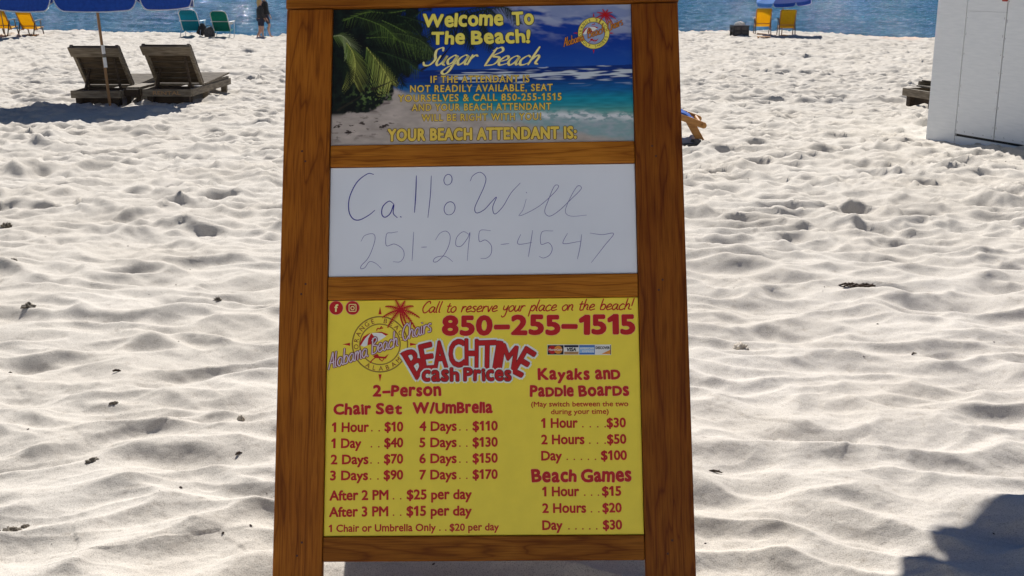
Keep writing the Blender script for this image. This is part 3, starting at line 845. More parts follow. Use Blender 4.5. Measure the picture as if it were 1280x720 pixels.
def greet(p, w, g):
    p.fun('Welcome', r1(402, 100), r1(712, 93), 50 / 3.122, w, 0.045, g, 3, 1.0)
    p.fun('To', r1(752, 93), r1(832, 90), 50 / 3.122, w, 0.045, g, 5, 0.8)
    p.fun('The', r1(437, 169), r1(563, 164), 50 / 3.122, w, 0.045, g, 7, 1.0)
    p.fun('Beach!', r1(592, 166), r1(818, 160), 52 / 3.122, w, 0.045, g, 9, 1.0)
two('greeting_lettering', greet, M['lettery'], M['black'], poster, 0.035)
def notice(p, w, g):
    for s, x0, x1, ya, yb in (('IF THE ATTENDANT IS', 430, 817, 319, 316), ('NOT READILY AVAILABLE, SEAT', 350, 908, 356, 350), ('YOURSELVES & CALL 850-255-1515', 303, 943, 393, 386), ('AND YOUR BEACH ATTENDANT', 357, 902, 429, 424), ('WILL BE RIGHT WITH YOU!', 395, 863, 469, 463)):
        p.line(s, r1(x0, ya), r1(x1, yb), 28 / 3.122, w, 0.022, g, track=0.09)
    p.line('YOUR BEACH ATTENDANT IS:', r1(262, 546), r1(1002, 535), 47 / 3.122, w, 0.045, g, track=0.05)
two('notice_lettering', notice, M['letterg'], M['brownout'], poster, 0.036)
def sugar(p, w, g):
    script(p, 'Sugar', r1(405, 252), r1(600, 247), 37 / 3.122, 0.0060 + g * 0.06, w, 0.45, R(20), 0.3, asc=0.85)
    script(p, 'Beach', r1(640, 252), r1(850, 247), 35 / 3.122, 0.0060 + g * 0.06, w, 0.45, R(20), 0.3, asc=0.95)
two('script_lettering', sugar, M['letterp'], M['brownout'], poster, 0.03)

def palm_print(p, c, s, w, seed=1):
    """small one-colour palm: crown centre c, size s pixels"""
    rnd = random.Random(seed)
    tr = [(c[0] - 0.05 * s, c[1]), (c[0] + 0.05 * s, c[1] + 0.6 * s), (c[0] + 0.28 * s, c[1] + 1.15 * s)]
    p.ribbon(spline(tr, 6), 0.0013 * s / 8, w)
    for i, (a, ln, dr) in enumerate(((185, 1.1, .35), (150, 1.05, .3), (110, .85, .2), (70, .8, .2), (35, .95, .3), (0, 1.15, .45), (-35, 1.15, .5), (-65, .8, .1), (215, .95, .5))):
        pts = [(c[0] + math.cos(R(a)) * ln * s * t, c[1] - math.sin(R(a)) * ln * s * t + dr * s * t * t) for t in np.linspace(0, 1, 9)]
        p.ribbon(pts, 0.0009 * s / 8, w + 0.00003 * (i % 3))
        for k in range(1, 9):
            q = pts[k]; d = (pts[k][0] - pts[k - 1][0], pts[k][1] - pts[k - 1][1]); L = math.hypot(*d)
            for sg in (-1, 1):
                l = s * 0.36 * (1.15 - k / 9)
                e = (q[0] + (d[0] / L * .8 - sg * d[1] / L * .6) * l, q[1] + (d[1] / L * .8 + sg * d[0] / L * .6 + .25) * l)
                b0 = (q[0] - d[0] * .55, q[1] - d[1] * .55); b1 = (q[0] + d[0] * .35, q[1] + d[1] * .35)
                p.poly([b0, b1, e] if sg > 0 else [b1, b0, e], w + 0.00003 * (k % 3 + 1) + 0.00001 * (sg + 1))

def logo(parent, c, r, ring_mat, line_mat, text_mat, red, script_mat, script_edge, fill_ring, bottom, A, B, palm_at, inner_mat=None, dz=0.0):
    w1, w2, w3 = L1 + dz, L2 + dz, L3 + dz
    ri = r * 0.735
    p = Print()
    if fill_ring: p.disc(c, r, w1, ri)
    else:
        p.disc(c, r, w1, r * 0.955); p.disc(c, ri, w1, ri * 0.945)
    p.build('badge_ring', ring_mat, parent)
    if inner_mat:
        p = Print(); p.disc(c, ri * 0.99, w1 - 0.0001); p.build('badge_field', inner_mat, parent)
    if fill_ring:
        p = Print(); p.disc(c, r * 1.03, w1 + 0.0001, r); p.disc(c, ri, w1 + 0.0001, ri * 0.95); p.build('badge_line', line_mat, parent)
    p = Print()
    p.arc_text('ORANGE BEACH', c, r * 0.85, 100, 172, r * 0.17, w2)
    p.arc_text(bottom, c, r * 0.85, -72 if bottom == 'ALABAMA' else -82, 95 if bottom == 'ALABAMA' else 130, r * 0.17, w2, inward=True)
    p.build('badge_lettering', text_mat, parent)
    p = Print(); palm_print(p, palm_at, r * 0.56, w1 + 0.0002); p.build('badge_palm', red, parent)
    p = Print()
    # compass points, umbrella wedges, deck chair and gull
    for a in (90, 180, 0, -90):
        d = (math.cos(R(a)), -math.sin(R(a))); n = (-d[1], d[0])
        p.poly([(c[0] + d[0] * r * 1.06 + n[0] * r * .055, c[1] + d[1] * r * 1.06 + n[1] * r * .055), (c[0] + d[0] * r * 1.33, c[1] + d[1] * r * 1.33), (c[0] + d[0] * r * 1.06 - n[0] * r * .055, c[1] + d[1] * r * 1.06 - n[1] * r * .055)][::-1], w1)
    def q(x, y): return (c[0] + (x - 487) * r / 232, c[1] + (y - 392) * r / 232)
    p.poly([q(384, 402), q(392, 345), q(415, 302), q(445, 335), q(470, 372), q(425, 388)][::-1], w2)
    p.poly([q(440, 292), q(500, 290), q(555, 310), q(535, 322), q(500, 300)][::-1], w2)
    p.poly([q(315, 402), q(350, 330), q(410, 296), q(365, 345), q(330, 400)][::-1], w2)
    p.build('badge_emblem', red, parent); p = Print()
    p.poly([q(430, 488), q(465, 470), q(480, 490), q(525, 495), q(560, 470), q(535, 510), q(445, 505)][::-1], w2)
    p.ribbon([q(450, 500), q(425, 520), q(405, 545)], r * 0.00006, w2); p.ribbon([q(480, 510), q(505, 530), q(520, 510)], r * 0.00006, w2)
    p.ribbon(spline([q(458, 278), q(470, 262), q(485, 265), q(500, 245)]), r * 0.00006, w2); p.ribbon(spline([q(485, 265), q(498, 260), q(512, 258)]), r * 0.00006, w2)
    p.build('badge_deck_chair', red, parent)
    p = Print()
    p.poly([q(328, 402), q(360, 345), q(412, 302), q(390, 345), q(382, 402), q(355, 412)][::-1], w2 - .0002)
    p.poly([q(418, 298), q(500, 300), q(540, 325), q(470, 370), q(445, 335)][::-1], w2 - .0002)
    p.build('badge_umbrella', M['white'], parent)
    for nm, m_, g, w in (('script_name_edge', script_edge, 1.0, w3), ('script_name', script_mat, 0.0, w3 + 0.0004)):
        p = Print(); script(p, 'Alabama', A[0], A[1], r * .28, r * (0.000062 + 0.000075 * g), w, 0.35, asc=0.9)
        script(p, 'Beach', A[2], A[3], r * .28, r * (0.000062 + 0.000075 * g), w, 0.35, asc=0.9)
        script(p, 'Chairs', B[0], B[1], r * .28, r * (0.000062 + 0.000075 * g), w, 0.35, asc=0.9)
        p.build(nm, m_, parent)

def r8(x, y): return (680 + x / 10.28, y / 10.28)
logo(poster, r8(640, 410), 200 / 10.28, M['lettery'], M['brownout'], M['black'], M['red'], M['orange'], M['brownout'], True, 'GULF SHORES',
     (r8(258, 588), r8(520, 500), r8(565, 478), r8(790, 400)), (r8(830, 385), r8(1020, 300)), r8(790, 170), M['skyprint'])

# ------------------------------------------------------------------ panel 2: whiteboard
wb = board('whiteboard_panel', -IN + 0.0008, IN - 0.0008, v_wbot + 0.0008, v_wtop - 0.0008, -0.013, PW, M['board'], bev=0.0015)
wb['label'] = 'whiteboard panel with hand-written name and telephone number'
def r2(x, y): return (390 + x / 2.977, 190 + y / 2.977)
def ring(cx, cy, rx, ry, rot=0):
    out = []
    for t in np.linspace(0, 2 * math.pi * 1.04, 14):
        x, y = rx * math.cos(t + 1.2), ry * math.sin(t + 1.2); out.append((cx + x * math.cos(rot) - y * math.sin(rot), cy + x * math.sin(rot) + y * math.cos(rot)))
    return out
ink1 = [[(228, 80), (205, 78), (165, 110), (138, 165), (135, 215), (150, 245), (175, 250), (210, 232), (232, 214)],
        [(302, 190), (285, 180), (262, 200), (258, 228), (270, 240), (290, 225), (303, 192), (301, 225), (316, 242)], [(327, 237), (331, 240)],
        [(387, 85), (385, 150), (380, 222)]]
ink2 = [[(443, 85), (439, 160), (430, 242)], ring(505, 100, 15, 20, .2), ring(511, 207, 20, 25, .3),
        [(588, 105), (598, 85), (625, 72), (646, 92), (640, 125), (622, 165), (605, 205), (612, 224), (640, 212), (668, 182), (686, 165), (672, 202), (680, 228), (710, 200), (740, 150), (775, 112)]]
ink3 = [[(797, 172), (785, 212), (770, 234), (800, 224), (850, 195), (900, 150), (918, 124), (902, 124), (880, 175), (866, 218), (884, 236), (920, 215), (962, 175), (1002, 134), (988, 124), (960, 170), (943, 218), (965, 236), (1022, 232)], [(796, 146), (800, 150)],
        [(180, 330), (195, 308), (225, 302), (233, 320), (222, 360), (205, 395), (182, 420), (180, 432), (195, 428), (212, 406), (235, 412), (256, 431)],
        [(318, 294), (296, 298), (276, 303), (275, 346), (305, 340), (335, 358), (341, 385), (326, 406), (300, 406)], [(377, 295), (374, 350), (371, 402)], [(405, 352), (426, 351)],
        [(458, 325), (475, 300), (498, 292), (513, 310), (508, 345), (490, 380), (465, 405), (450, 405), (460, 390), (490, 385), (510, 395), (522, 406)],
        [(586, 306), (562, 294), (538, 315), (535, 345), (555, 347), (578, 318), (587, 298), (581, 350), (577, 402)],
        [(664, 290), (625, 290), (622, 330), (645, 325), (666, 345), (666, 375), (650, 392), (627, 394)], [(702, 342), (733, 338)],
        [(777, 303), (765, 330), (772, 341), (818, 334)], [(821, 289), (813, 340), (805, 387)],
        [(897, 291), (856, 295), (852, 340), (880, 335), (894, 355), (885, 380), (862, 392), (845, 386)],
        [(951, 300), (935, 330), (942, 339), (1002, 329)], [(1004, 304), (998, 350), (988, 396)],
        [(1035, 299), (1080, 305), (1123, 301), (1090, 345), (1040, 409)]]
for lines, wd, m_ in ((ink1, 0.0021, M['ink']), (ink2, 0.0014, M['ink']), (ink3, 0.0011, M['inkgrey'])):
    p = Print()
    for i, l in enumerate(lines): p.ribbon([r2(*q) for q in spline(l, 7)], wd, L1 + 0.00003 * (i % 3), taper=0.4)
    p.build('handwriting', m_, wb)

# ------------------------------------------------------------------ panel 3: yellow price list
yp = board('price_panel', -IN + 0.0008, IN - 0.0008, v_ybot + 0.0008, v_ytop - 0.0008, -0.013, PW, M['yellow'], bev=0.0015)
yp['label'] = 'yellow printed price list panel with red lettering'
def r3(x, y): return (395 + x / 5.143, 365 + y / 5.143)
def r4(x, y): return (600 + x / 5.144, 365 + y / 5.144)
def r5(x, y): return (395 + x / 3.788, 490 + y / 3.788)
def r6(x, y): return (630 + x / 3.789, 490 + y / 3.789)
def rq(x, y): return (490 + x / 6.547, 370 + y / 6.547)
def both(name, fn, parent, front=M['red'], edge=M['pink'], grow=0.014):
    a = Print(); fn(a, L1 - 0.0002, grow); a.build(name + '_outline', edge, parent)
    b = Print(); fn(b, L1 + 0.0001, 0.0); b.build(name, front, parent)
p = Print(); script(p, 'Call to reserve your place on the beach!', (526.5, 390.4), (791.5, 386.2), 7.2, 0.0025, L1, 0.22, None, 0.2, space=.75, asc=0.95); p.build('slogan_lettering', M['red'], yp)
def phone(p, w, g): p.fun('850-255-1515', (553.5, 417.8), (793, 415.9), 23.6, w, 0.048, g, 11, 0.35, 0.11)
both('phone_number', phone, yp)
def heads_chairs(p, w, g):
    p.fun('2-Person', r3(366, 668), r3(798, 664), 13.6, w, 0.045, g, 13, .8)
    p.fun('Chair', r5(82, 105), r5(255, 103), 13.4, w, 0.045, g, 15, .8); p.fun('Set', r5(284, 102), r5(403, 101), 13.4, w, 0.045, g, 16, .8)
    p.fun('W/UmBrella', r5(458, 100), r5(832, 96), 13.4, w, 0.045, g, 17, .6)
def heads_boards(p, w, g):
    p.fun('Kayaks', r4(375, 560), r4(702, 558), 13.8, w, 0.045, g, 19, .8); p.fun('an_D', r4(745, 557), r4(900, 556), 13.8, w, 0.045, g, 20, .8)
    p.fun('Pa_D_Dle', r4(325, 670), r4(600, 665), 13.8, w, 0.045, g, 21, .8); p.fun('Boar_Ds', r4(638, 666), r4(956, 661), 13.8, w, 0.045, g, 22, .8)
def heads_games(p, w, g):
    p.fun('Beach', r6(133, 425), r6(342, 423), 15.2, w, 0.045, g, 23, .8); p.fun('Games', r6(368, 424), r6(602, 422), 15.2, w, 0.045, g, 24, .8)
for fn_ in (heads_chairs, heads_boards, heads_games): both('heading_lettering', fn_, yp)
def prices(p, w, g, part):
    o = 0.034; c = 12.0
    def d(fn, x0, x1, y, n):
        for k in range(n):
            x = x0 + (x1 - x0) * k / max(1, n - 1); cx, cy = fn(x, y); s = 0.85 + g * 30
            p.poly([(cx - s, cy - 1.7 * 1), (cx + s, cy - 1.7), (cx + s, cy), (cx - s, cy)][::-1], w)
    if part == 0:
     for i, (a, b_) in enumerate((('1 Hour', '$10'), ('1 Day', '$40'), ('2 Days', '$70'), ('3 Days', '$90'))):
        y = (188, 264, 341, 417)[i]; xs = 72 - i * 3
        p.line(a, r5(xs, y), r5(xs + (176, 143, 180, 181)[i], y - 1), c, w, o, g); d(r5, 262 - i * 2, 297 - i * 2, y - 2, 2)
        p.line(b_, r5(322 - i * 1.5, y - 3), r5(411, y - 4), c, w, o, g)
     for i, (a, b_) in enumerate((('4 Days', '$110'), ('5 Days', '$130'), ('6 Days', '$150'), ('7 Days', '$170'))):
        y = (183, 260, 336, 413)[i]
        p.line(a, r5(487, y), r5(665, y - 1), c, w, o, g); d(r5, 680, 713, y - 1, 2); p.line(b_, r5(740, y - 2), r5(860, y - 3), c, w, o, g)
    if part == 1:
     for i in range(2):
        y = (513, 591)[i]
        p.line('After %d PM' % (i + 2), r5(60 - 2 * i, y), r5(341 - i, y - 4), c + 0.4, w, o, g); d(r5, 365, 399, y - 4, 2)
        p.line(('$25', '$15')[i] + ' per day', r5(427 - i, y - 5), r5(737, y - 7), c + 0.4, w, o, g)
     p.line('1 Chair or Umbrella Only', r5(57, 663), r5(566, 658), 9.2, w, 0.026, g); d(r5, 585, 613, 658, 2); p.line('$20 per day', r5(631, 658), r5(866, 655), 9.2, w, 0.026, g)
    if part == 2:
     p.line('(May switch between the two', r6(128, 68), r6(590, 66), 6.3, w, 0.022, g); p.line('during your time)', r6(222, 104), r6(497, 102), 6.3, w, 0.022, g)
    rows_ = (('1 Hour', 350, 4, 374, 480, '$30', 487, 579, 168), ('2 Hours', 382, 3, 407, 480, '$50', 489, 581, 246), ('Day', 275, 5, 300, 434, '$100', 460, 584, 323),
                                     ('1 Hour', 357, 3, 383, 448, '$15', 465, 557, 493), ('2 Hours', 390, 2, 415, 450, '$20', 467, 559, 572), ('Day', 278, 5, 308, 440, '$30', 469, 561, 653))
    for a, xa, n, da, db, b_, xb, xc, y in rows_:
        if part != (2 if y < 400 else 3): continue
        p.line(a, r6(176 + (y > 400) * 5, y), r6(xa, y - 1), c, w, o, g); d(r6, da, db, y - 1, n); p.line(b_, r6(xb, y - 2), r6(xc, y - 3), c, w, o, g)
for part in range(4):
    p = Print(); prices(p, L1, 0.0, part); p.build('price_lettering', M['red'], yp)

BT = [('B', (75, 465), (185, 418), (262, 575), (200, 682)), ('E', (215, 402), (318, 375), (352, 600), (255, 604)), ('A', (346, 370), (420, 360), (452, 585), (344, 594)), ('C', (462, 362), (585, 348), (592, 576), (470, 582)),
      ('H', (597, 348), (702, 354), (699, 582), (600, 584)), ('T', (708, 366), (852, 362), (845, 588), (705, 590)), ('I', (864, 366), (904, 373), (868, 594), (827, 588)), ('M', (903, 385), (1030, 412), (1000, 606), (868, 592)), ('E', (1096, 410), (1180, 464), (1056, 662), (976, 622))]
def beachtime(p, w, g):
    for i, (ch, a, b_, c_, d_) in enumerate(BT): p.quad(ch, [rq(*a), rq(*b_), rq(*c_), rq(*d_)], w + 0.000006 * (i % 2), 0.027, g)
def cash(p, w, g):
    p.fun('cash', rq(248, 690), rq(540, 690), 16.5, w, 0.035, g, 31, .7); p.fun('Prices', rq(588, 690), rq(970, 688), 16.0, w, 0.035, g, 33, .7)
p = Print(); beachtime(p, L1, 0.085); p.build('title_outline', M['white'], yp)
p = Print(); beachtime(p, L1 + .0002, 0.016); p.build('title_edge', M['black'], yp)
p = Print(); beachtime(p, L1 + .0004, 0.0); p.build('title_lettering', M['red'], yp)
p = Print(); cash(p, L1 + .0006, 0.12); p.build('subtitle_outline', M['white'], yp)
p = Print(); cash(p, L1 + .0008, 0.035); p.build('subtitle_edge', M['black'], yp)
p = Print(); cash(p, L1 + .0010, 0.0); p.build('subtitle_lettering', M['red'], yp)

def rl(x, y): return (400 + x / 6.545, 370 + y / 6.545)
logo(yp, rl(487, 392), 232 / 6.545, M['gold'], M['gold'], M['maroon'], M['red'], M['lilac'], M['maroon'], False, 'ALABAMA',
     (rl(65, 600), rl(390, 490), rl(420, 475), rl(640, 405)), (rl(672, 365), rl(915, 285)), rl(655, 110))
# social badges
for nm, c in (('badge', rl(127, 93)), ('badge', rl(262, 93))):
    p = Print(); p.disc(c, 9.0, L1 - 0.0002); p.build('social_badge_edge', M['pink'], yp)
    p = Print(); p.disc(c, 8.4, L1); p.build('social_badge', M['red'], yp)
p = Print(); c = rl(127, 93)
p.line('f', (c[0] - 2.2, c[1] + 4.6), (c[0] + 2.6, c[1] + 4.6), 9.2, L2, 0.035)
c = rl(262, 93)
def rr(cx, cy, h, k, w, wd):
    pts = []
    for sx, sy, a0 in ((1, -1, 0), (-1, -1, 90), (-1, 1, 180), (1, 1, 270)):
        for a in np.linspace(a0, a0 + 90, 5): pts.append((cx + sx * (h - k) + k * math.cos(R(a)), cy + sy * (h - k) - k * math.sin(R(a))))
    p.ribbon(pts + [pts[0]], wd, w)
rr(c[0], c[1], 4.4, 1.3, L2, 0.0015)
p.disc((c[0], c[1] + 0.4), 2.6, L2 + .00005, 1.6, 24); p.disc((c[0] + 2.7, c[1] - 2.6), 0.55, L2 + .00005, 0, 12)
p.build('social_mark', M['letterp'], yp)
# payment cards strip
def rc(x, y): return (675 + x / 12.8, 425 + y / 12.8)
def rect(name, x0, y0, x1, y1, m_, w):
    q = Print(); q.poly([rc(x0, y0), rc(x1, y0), rc(x1, y1), rc(x0, y1)][::-1], w); q.build(name, m_, yp)
rect('card_strip_border', 116, 66, 1142, 232, M['white'], L1 - .0002)
rect('card_mark', 122, 76, 378, 226, M['black'], L1); rect('card_mark', 388, 76, 618, 226, M['white'], L1); rect('card_mark', 628, 76, 880, 226, M['blueprint'], L1); rect('card_mark', 888, 72, 1126, 222, M['white'], L1); rect('card_edge', 1126, 76, 1138, 226, M['black'], L1)
p = Print(); p.disc(rc(196, 150), 5.1, L2); p.build('card_disc', M['red'], yp)
p = Print(); p.disc(rc(292, 150), 5.1, L2 + .0001); p.build('card_disc', M['orange'], yp)
p = Print(); p.line('MasterCard', rc(140, 165), rc(352, 165), 2.6, L3, 0.02); p.build('card_lettering', M['white'], yp)
rect('card_band', 388, 76, 618, 110, M['navy_cloth'], L2); rect('card_band', 388, 182, 618, 226, M['tanprint'], L2)
p = Print(); p.line('VISA', rc(430, 172), rc(580, 170), 4.3, L2, 0.05, 0, 0.2); p.line('DISCOVER', rc(893, 138), rc(1120, 138), 3.2, L2, 0.04); p.build('card_lettering', M['black'], yp)
rect('card_band', 630, 105, 870, 200, M['lightblue'], L2 - .0002)
p = Print(); p.line('AMERICAN', rc(640, 143), rc(868, 143), 2.5, L2, 0.03); p.line('EXPRESS', rc(680, 190), rc(868, 190), 2.5, L2, 0.03); p.build('card_lettering', M['white'], yp)
q = Print(); q.poly([rc(985, 218), rc(1126, 150), rc(1126, 220)][::-1], L2); q.build('card_corner', M['orange'], yp)

# ------------------------------------------------------------------ beach umbrellas
def umbrella(loc, rad, rim_h, rise, drop, fabric, label, group, tilt=(0, 0), rot=0.0, pole_low=0.35, alt=None, pole_tag=False, n=8, foot=(0, 0)):
    root = empty('beach_umbrella', loc)
    tag(root, label, 'umbrella', group)
    tm = Matrix.Rotation(tilt[0], 3, 'X') @ Matrix.Rotation(tilt[1], 3, 'Y')
    top = Vector((foot[0], foot[1], rim_h + rise))
    def T(p): return tm @ (Vector(p) - Vector((0, 0, rim_h))) + Vector((foot[0], foot[1], rim_h))
    def corner(k, f=1.0, z=None): 
        a = rot + 2 * math.pi * k / n
        return Vector((rad * f * math.cos(a), rad * f * math.sin(a), rim_h + rise * (1 - f ** 1.25) if z is None else z))
    can = MB(); can2 = MB(); val = MB(); val2 = MB(); tr = MB()
    for k in range(n):
        rows = []
        for f in np.linspace(0.02, 1, 7):
            a, b = corner(k, f), corner(k + 1, f); row = []
            for t in np.linspace(0, 1, 7):
                p = a.lerp(b, t); sag = 0.035 * rad * f * (4 * t * (1 - t)); p.z -= sag * 0.6; row.append(T(p))
            rows.append(row)
        (can2 if alt and k in alt else can).sheet(rows, 0.003)
        a, b = corner(k), corner(k + 1); rows = []; low = []
        ts = [0.012 + 0.976 * t for t in (0, .012, .03, .055, .085, .12, .2, .35, .5, .65, .8, .88, .915, .945, .97, .988, 1)]
        for t in ts:
            e = min(t - .012, .988 - t) / 0.125
            dep = drop * (0.16 + 0.84 * math.sqrt(max(0, 1 - (1 - min(1, e)) ** 2)))
            p = a.lerp(b, t); p.z -= 0.021 * rad * (4 * t * (1 - t))
            out = (Vector((p.x, p.y, 0)).normalized()) * 0.02
            q = p + out * (dep / drop); q.z -= dep
            rows.append([T(p), T(p.lerp(q, .5)), T(q)]); low.append(T(q))
        (val2 if alt and k in alt else val).sheet(rows, 0.003)
        tr.tube(low, 0.007 * rad / 1.2, 6)
    c = can.build('canopy', fabric[0], root); val.build('valance', fabric[0], c)
    if alt:
        c2 = can2.build('sunlit_canopy_panel', fabric[1], root); val2.build('valance', fabric[1], c2)  # sunlit side painted in the paler blue
    tr.build('edging', M['trim'], c)
    for k in range(n):
        r_ = MB(); r_.tube([T(corner(k, f) - Vector((0, 0, 0.012))) for f in np.linspace(0.03, 0.99, 6)], 0.005, 6); r_.build('rib', M['alu'], root)
    pl = MB(); pl.tube([(0, 0, -pole_low), (foot[0], foot[1], rim_h - 0.02), tuple(T((0, 0, rim_h + rise + 0.05)))], [0.021, 0.019, 0.017], 12); pole = pl.build('pole', M['pole_wood'], root)
    if pole_tag:
        a = Vector((0, 0, 0)); b = Vector((foot[0], foot[1], rim_h)); g = MB(); g.tube([a.lerp(b, .32), a.lerp(b, .51)], 0.0245, 12); g.build('tag', M['tag'], pole)
        g = MB(); g.tube([a.lerp(b, .405), a.lerp(b, .435)], 0.025, 12); g.build('tag_print', M['sole'], pole)
    fn = MB(); fn.lathe(T((0, 0, rim_h + rise)), [(0.0, .075), (.012, .07), (.02, .05), (.014, .03), (.045, .012), (.05, 0), (0, -.005)], 14); fn.build('finial', M['pole_wood'], root)
    sl = MB(); sl.tube([tuple(T((0, 0, rim_h - .05))), tuple(T((0, 0, rim_h + .03)))], 0.034, 12); sl.build('runner', M['dark_frame'], root)
    return root

def depth_x(px, y, z):
    """x of a point at ground distance y and height z seen in photo column px"""
    zc = y * math.cos(PITCH) - (z - CAMZ) * math.sin(PITCH)
    return (px - 640) / FPX * zc

UG = 'blue beach umbrellas along the beach'
gx, gy = ground(139, 131)
umbrella((gx, gy, float(base_z(gx, gy))), 1.36, 1.61, 0.45, 0.26, (M['blue'],), 'large blue scalloped umbrella on a wooden pole behind the grey loungers', UG, rot=R(22.5 + 19), pole_tag=True, foot=(-0.11, 0.05), tilt=(R(1.0), R(0)))
yy = 47.6; xx = depth_x(977, yy, -1)
umbrella((xx, yy, sz(xx, yy)), 1.12, 1.36, 0.42, 0.14, (M['blue'], M['blue_sunlit']), 'blue umbrella with a sunlit panel painted pale over the pair of yellow chairs', UG, rot=R(12), alt=(3, 4), tilt=(R(4), R(-4)))
yy = 46.0; xx = depth_x(8, yy, -1)
umbrella((xx, yy, sz(xx, yy)), 1.15, 1.62, 0.42, 0.14, (M['blue'],), 'umbrella pole and canopy at the far left beside two yellow chairs', UG, rot=R(5), foot=(-0.16, 0))
umbrella((2.16, 3.80, sz(2.16, 3.80)), 1.72, 2.05, 0.5, 0.10, (M['blue'],), 'big blue umbrella just right of the photo casting the corner shadow', UG, rot=R(4))

# ------------------------------------------------------------------ wooden loungers
def lounger(name_label, back_up=True, sign_text=None):
    root = empty('wooden_lounger'); tag(root, name_label, 'lounger', 'weathered wooden loungers on the sand')
    w = 0.71; L = 1.95
    for s in (-1, 1):
        b = MB(); b.box((s * (w / 2 - 0.02), L / 2 + 0.021, 0.20), (0.04, L - 0.042, 0.10)); b.build('side_rail', M['grey_wood_y'], root, bevel=0.004)
    b = MB(); b.box((0, 0, 0.20), (w, 0.04, 0.105)); hb = b.build('head_board', M['grey_wood'], root, bevel=0.004)
    if sign_text:
        V, F = glyphs(sign_text); x0, x1 = V[:, 0].min(), V[:, 0].max()
        t = MB(); t.add([((p[0] - x0) / (x1 - x0) * 0.40 - 0.2, -0.0215, 0.172 + p[1] * 0.075) for p in V], F); t.build('painted_lettering', M['tanprint'], hb, recalc=False)
    b = MB(); b.box((0, L, 0.20), (w, 0.035, 0.10)); b.build('foot_board', M['grey_wood'], root, bevel=0.004)
    for y in (0.065, 0.95, L - 0.07):
        for s in (-1, 1):
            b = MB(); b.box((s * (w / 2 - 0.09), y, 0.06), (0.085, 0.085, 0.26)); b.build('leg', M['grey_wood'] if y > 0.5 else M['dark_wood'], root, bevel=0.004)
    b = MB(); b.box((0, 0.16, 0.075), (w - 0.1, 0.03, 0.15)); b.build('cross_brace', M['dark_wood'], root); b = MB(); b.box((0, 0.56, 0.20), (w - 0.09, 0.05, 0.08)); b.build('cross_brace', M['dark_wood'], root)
    b = MB()
    for i in range(13):
        y = 0.62 + i * 0.105; z = 0.262 + 0.010 + 0.055 * max(0, (i - 2) / 10) 
        b.box((0, y, z), (w - 0.01, 0.088, 0.025))
    b.box((-w / 2 + 0.03, 1.26, 0.268), (0.03, 1.3, 0.03)); b.box((w / 2 - 0.03, 1.26, 0.268), (0.03, 1.3, 0.03))
    b.build('seat', M['grey_wood'], root)
    a = Vector((0, 0.57, 0.27)); e = Vector((0, 0.06, 0.87)) if back_up else Vector((0, 0.20, 0.31))
    d = (e - a); Lb = d.length; d.normalize(); up = Vector((1, 0, 0)).cross(d)
    rot = Matrix((Vector((1, 0, 0)), d, up)).transposed()
    def bp(x, y, z): return a + Vector((1, 0, 0)) * x + d * y + up * z
    b = MB(); b.box(bp(0, Lb - 0.085, 0.036), (w + 0.01, 0.17, 0.022), rot); back_o = b.build('backrest', M['grey_wood'], root, bevel=0.003)
    for s in (-1, 1):
        b = MB(); b.box(bp(s * (w / 2 - 0.03), Lb / 2 - 0.006, -0.006), (0.045, Lb - 0.012, 0.056), rot); b.build('back_rail', M['grey_wood_y'], back_o, bevel=0.003)
    b = MB()
    for i in range(int(Lb / 0.108)): b.box(bp(0, 0.045 + i * 0.108, -0.041), (w - 0.01, 0.094, 0.02), rot)
    b.build('slats', M['shade_wood'], back_o)
    b = MB(); b.box(bp(0, Lb - 0.195, -0.0), (w - 0.12, 0.045, 0.045), rot); b.build('batten', M['shade_wood'], back_o)
    if back_up:
        b = MB(); b.bar(bp(w / 2 - 0.14, Lb - 0.2, -0.03), (w / 2 - 0.10, 0.30, 0.22), 0.035, 0.03, (1, 0, 0)); b.bar(bp(-w / 2 + 0.14, 0.3, -0.03), (-w / 2 + 0.12, 0.2, 0.2), 0.035, 0.03, (1, 0, 0)); b.build('prop', M['dark_wood'], root)
    return root
lg = 'weathered wooden loungers on the sand'
def put(o, px, py, rz, dz=-0.03):
    x, y = ground(px, py); o.location = (x, y, sz(x, y) + dz); o.rotation_euler = (0, 0, rz); return x, y
l1 = lounger('grey wooden lounger behind the umbrella pole, left of the pair'); put(l1, 121, 130, R(-2))
l2 = lounger('grey wooden lounger with lettered head board, right of the pair', sign_text='RENTAL'); put(l2, 210, 129, R(-3))
x1, y1 = ground(165, 129.5)
t = empty('side_table', (x1, y1 + 0.22, sz(x1, y1) - 0.03), R(-3)); tag(t, 'low plank table between the two upright wooden loungers', 'side table')
b = MB(); b.box((0, 0.2, 0.262), (0.20, 0.62, 0.03)); b.build('table_top', M['grey_wood_y'], t, bevel=0.004)
b = MB(); b.box((0, -0.16, 0.20), (0.20, 0.035, 0.10)); b.build('apron', M['dark_wood'], t)
for sx in (-1, 1):
    for y in (-0.1, 0.48):
        b = MB(); b.box((sx * 0.07, y, 0.1), (0.05, 0.05, 0.29)); b.build('leg', M['dark_wood'], t)
l3 = lounger('flat wooden lounger half hidden behind the white shed', back_up=False); put(l3, 1146, 134, R(-76))

# ------------------------------------------------------------------ white shed
sa = Vector((4.36, 12.3, 0)); sdir = Vector((0.37, -0.93, 0)).normalized(); sper = Vector((-sdir.y, sdir.x, 0))   # sper points away behind the face
sgz = sz(4.36, 12.3)
shed = empty('shed', (sa.x, sa.y, -0.42)); tag(shed, 'white painted plywood shed with double doors at right', 'shed')
shed.rotation_euler = (0, 0, math.atan2(sdir.y, sdir.x))
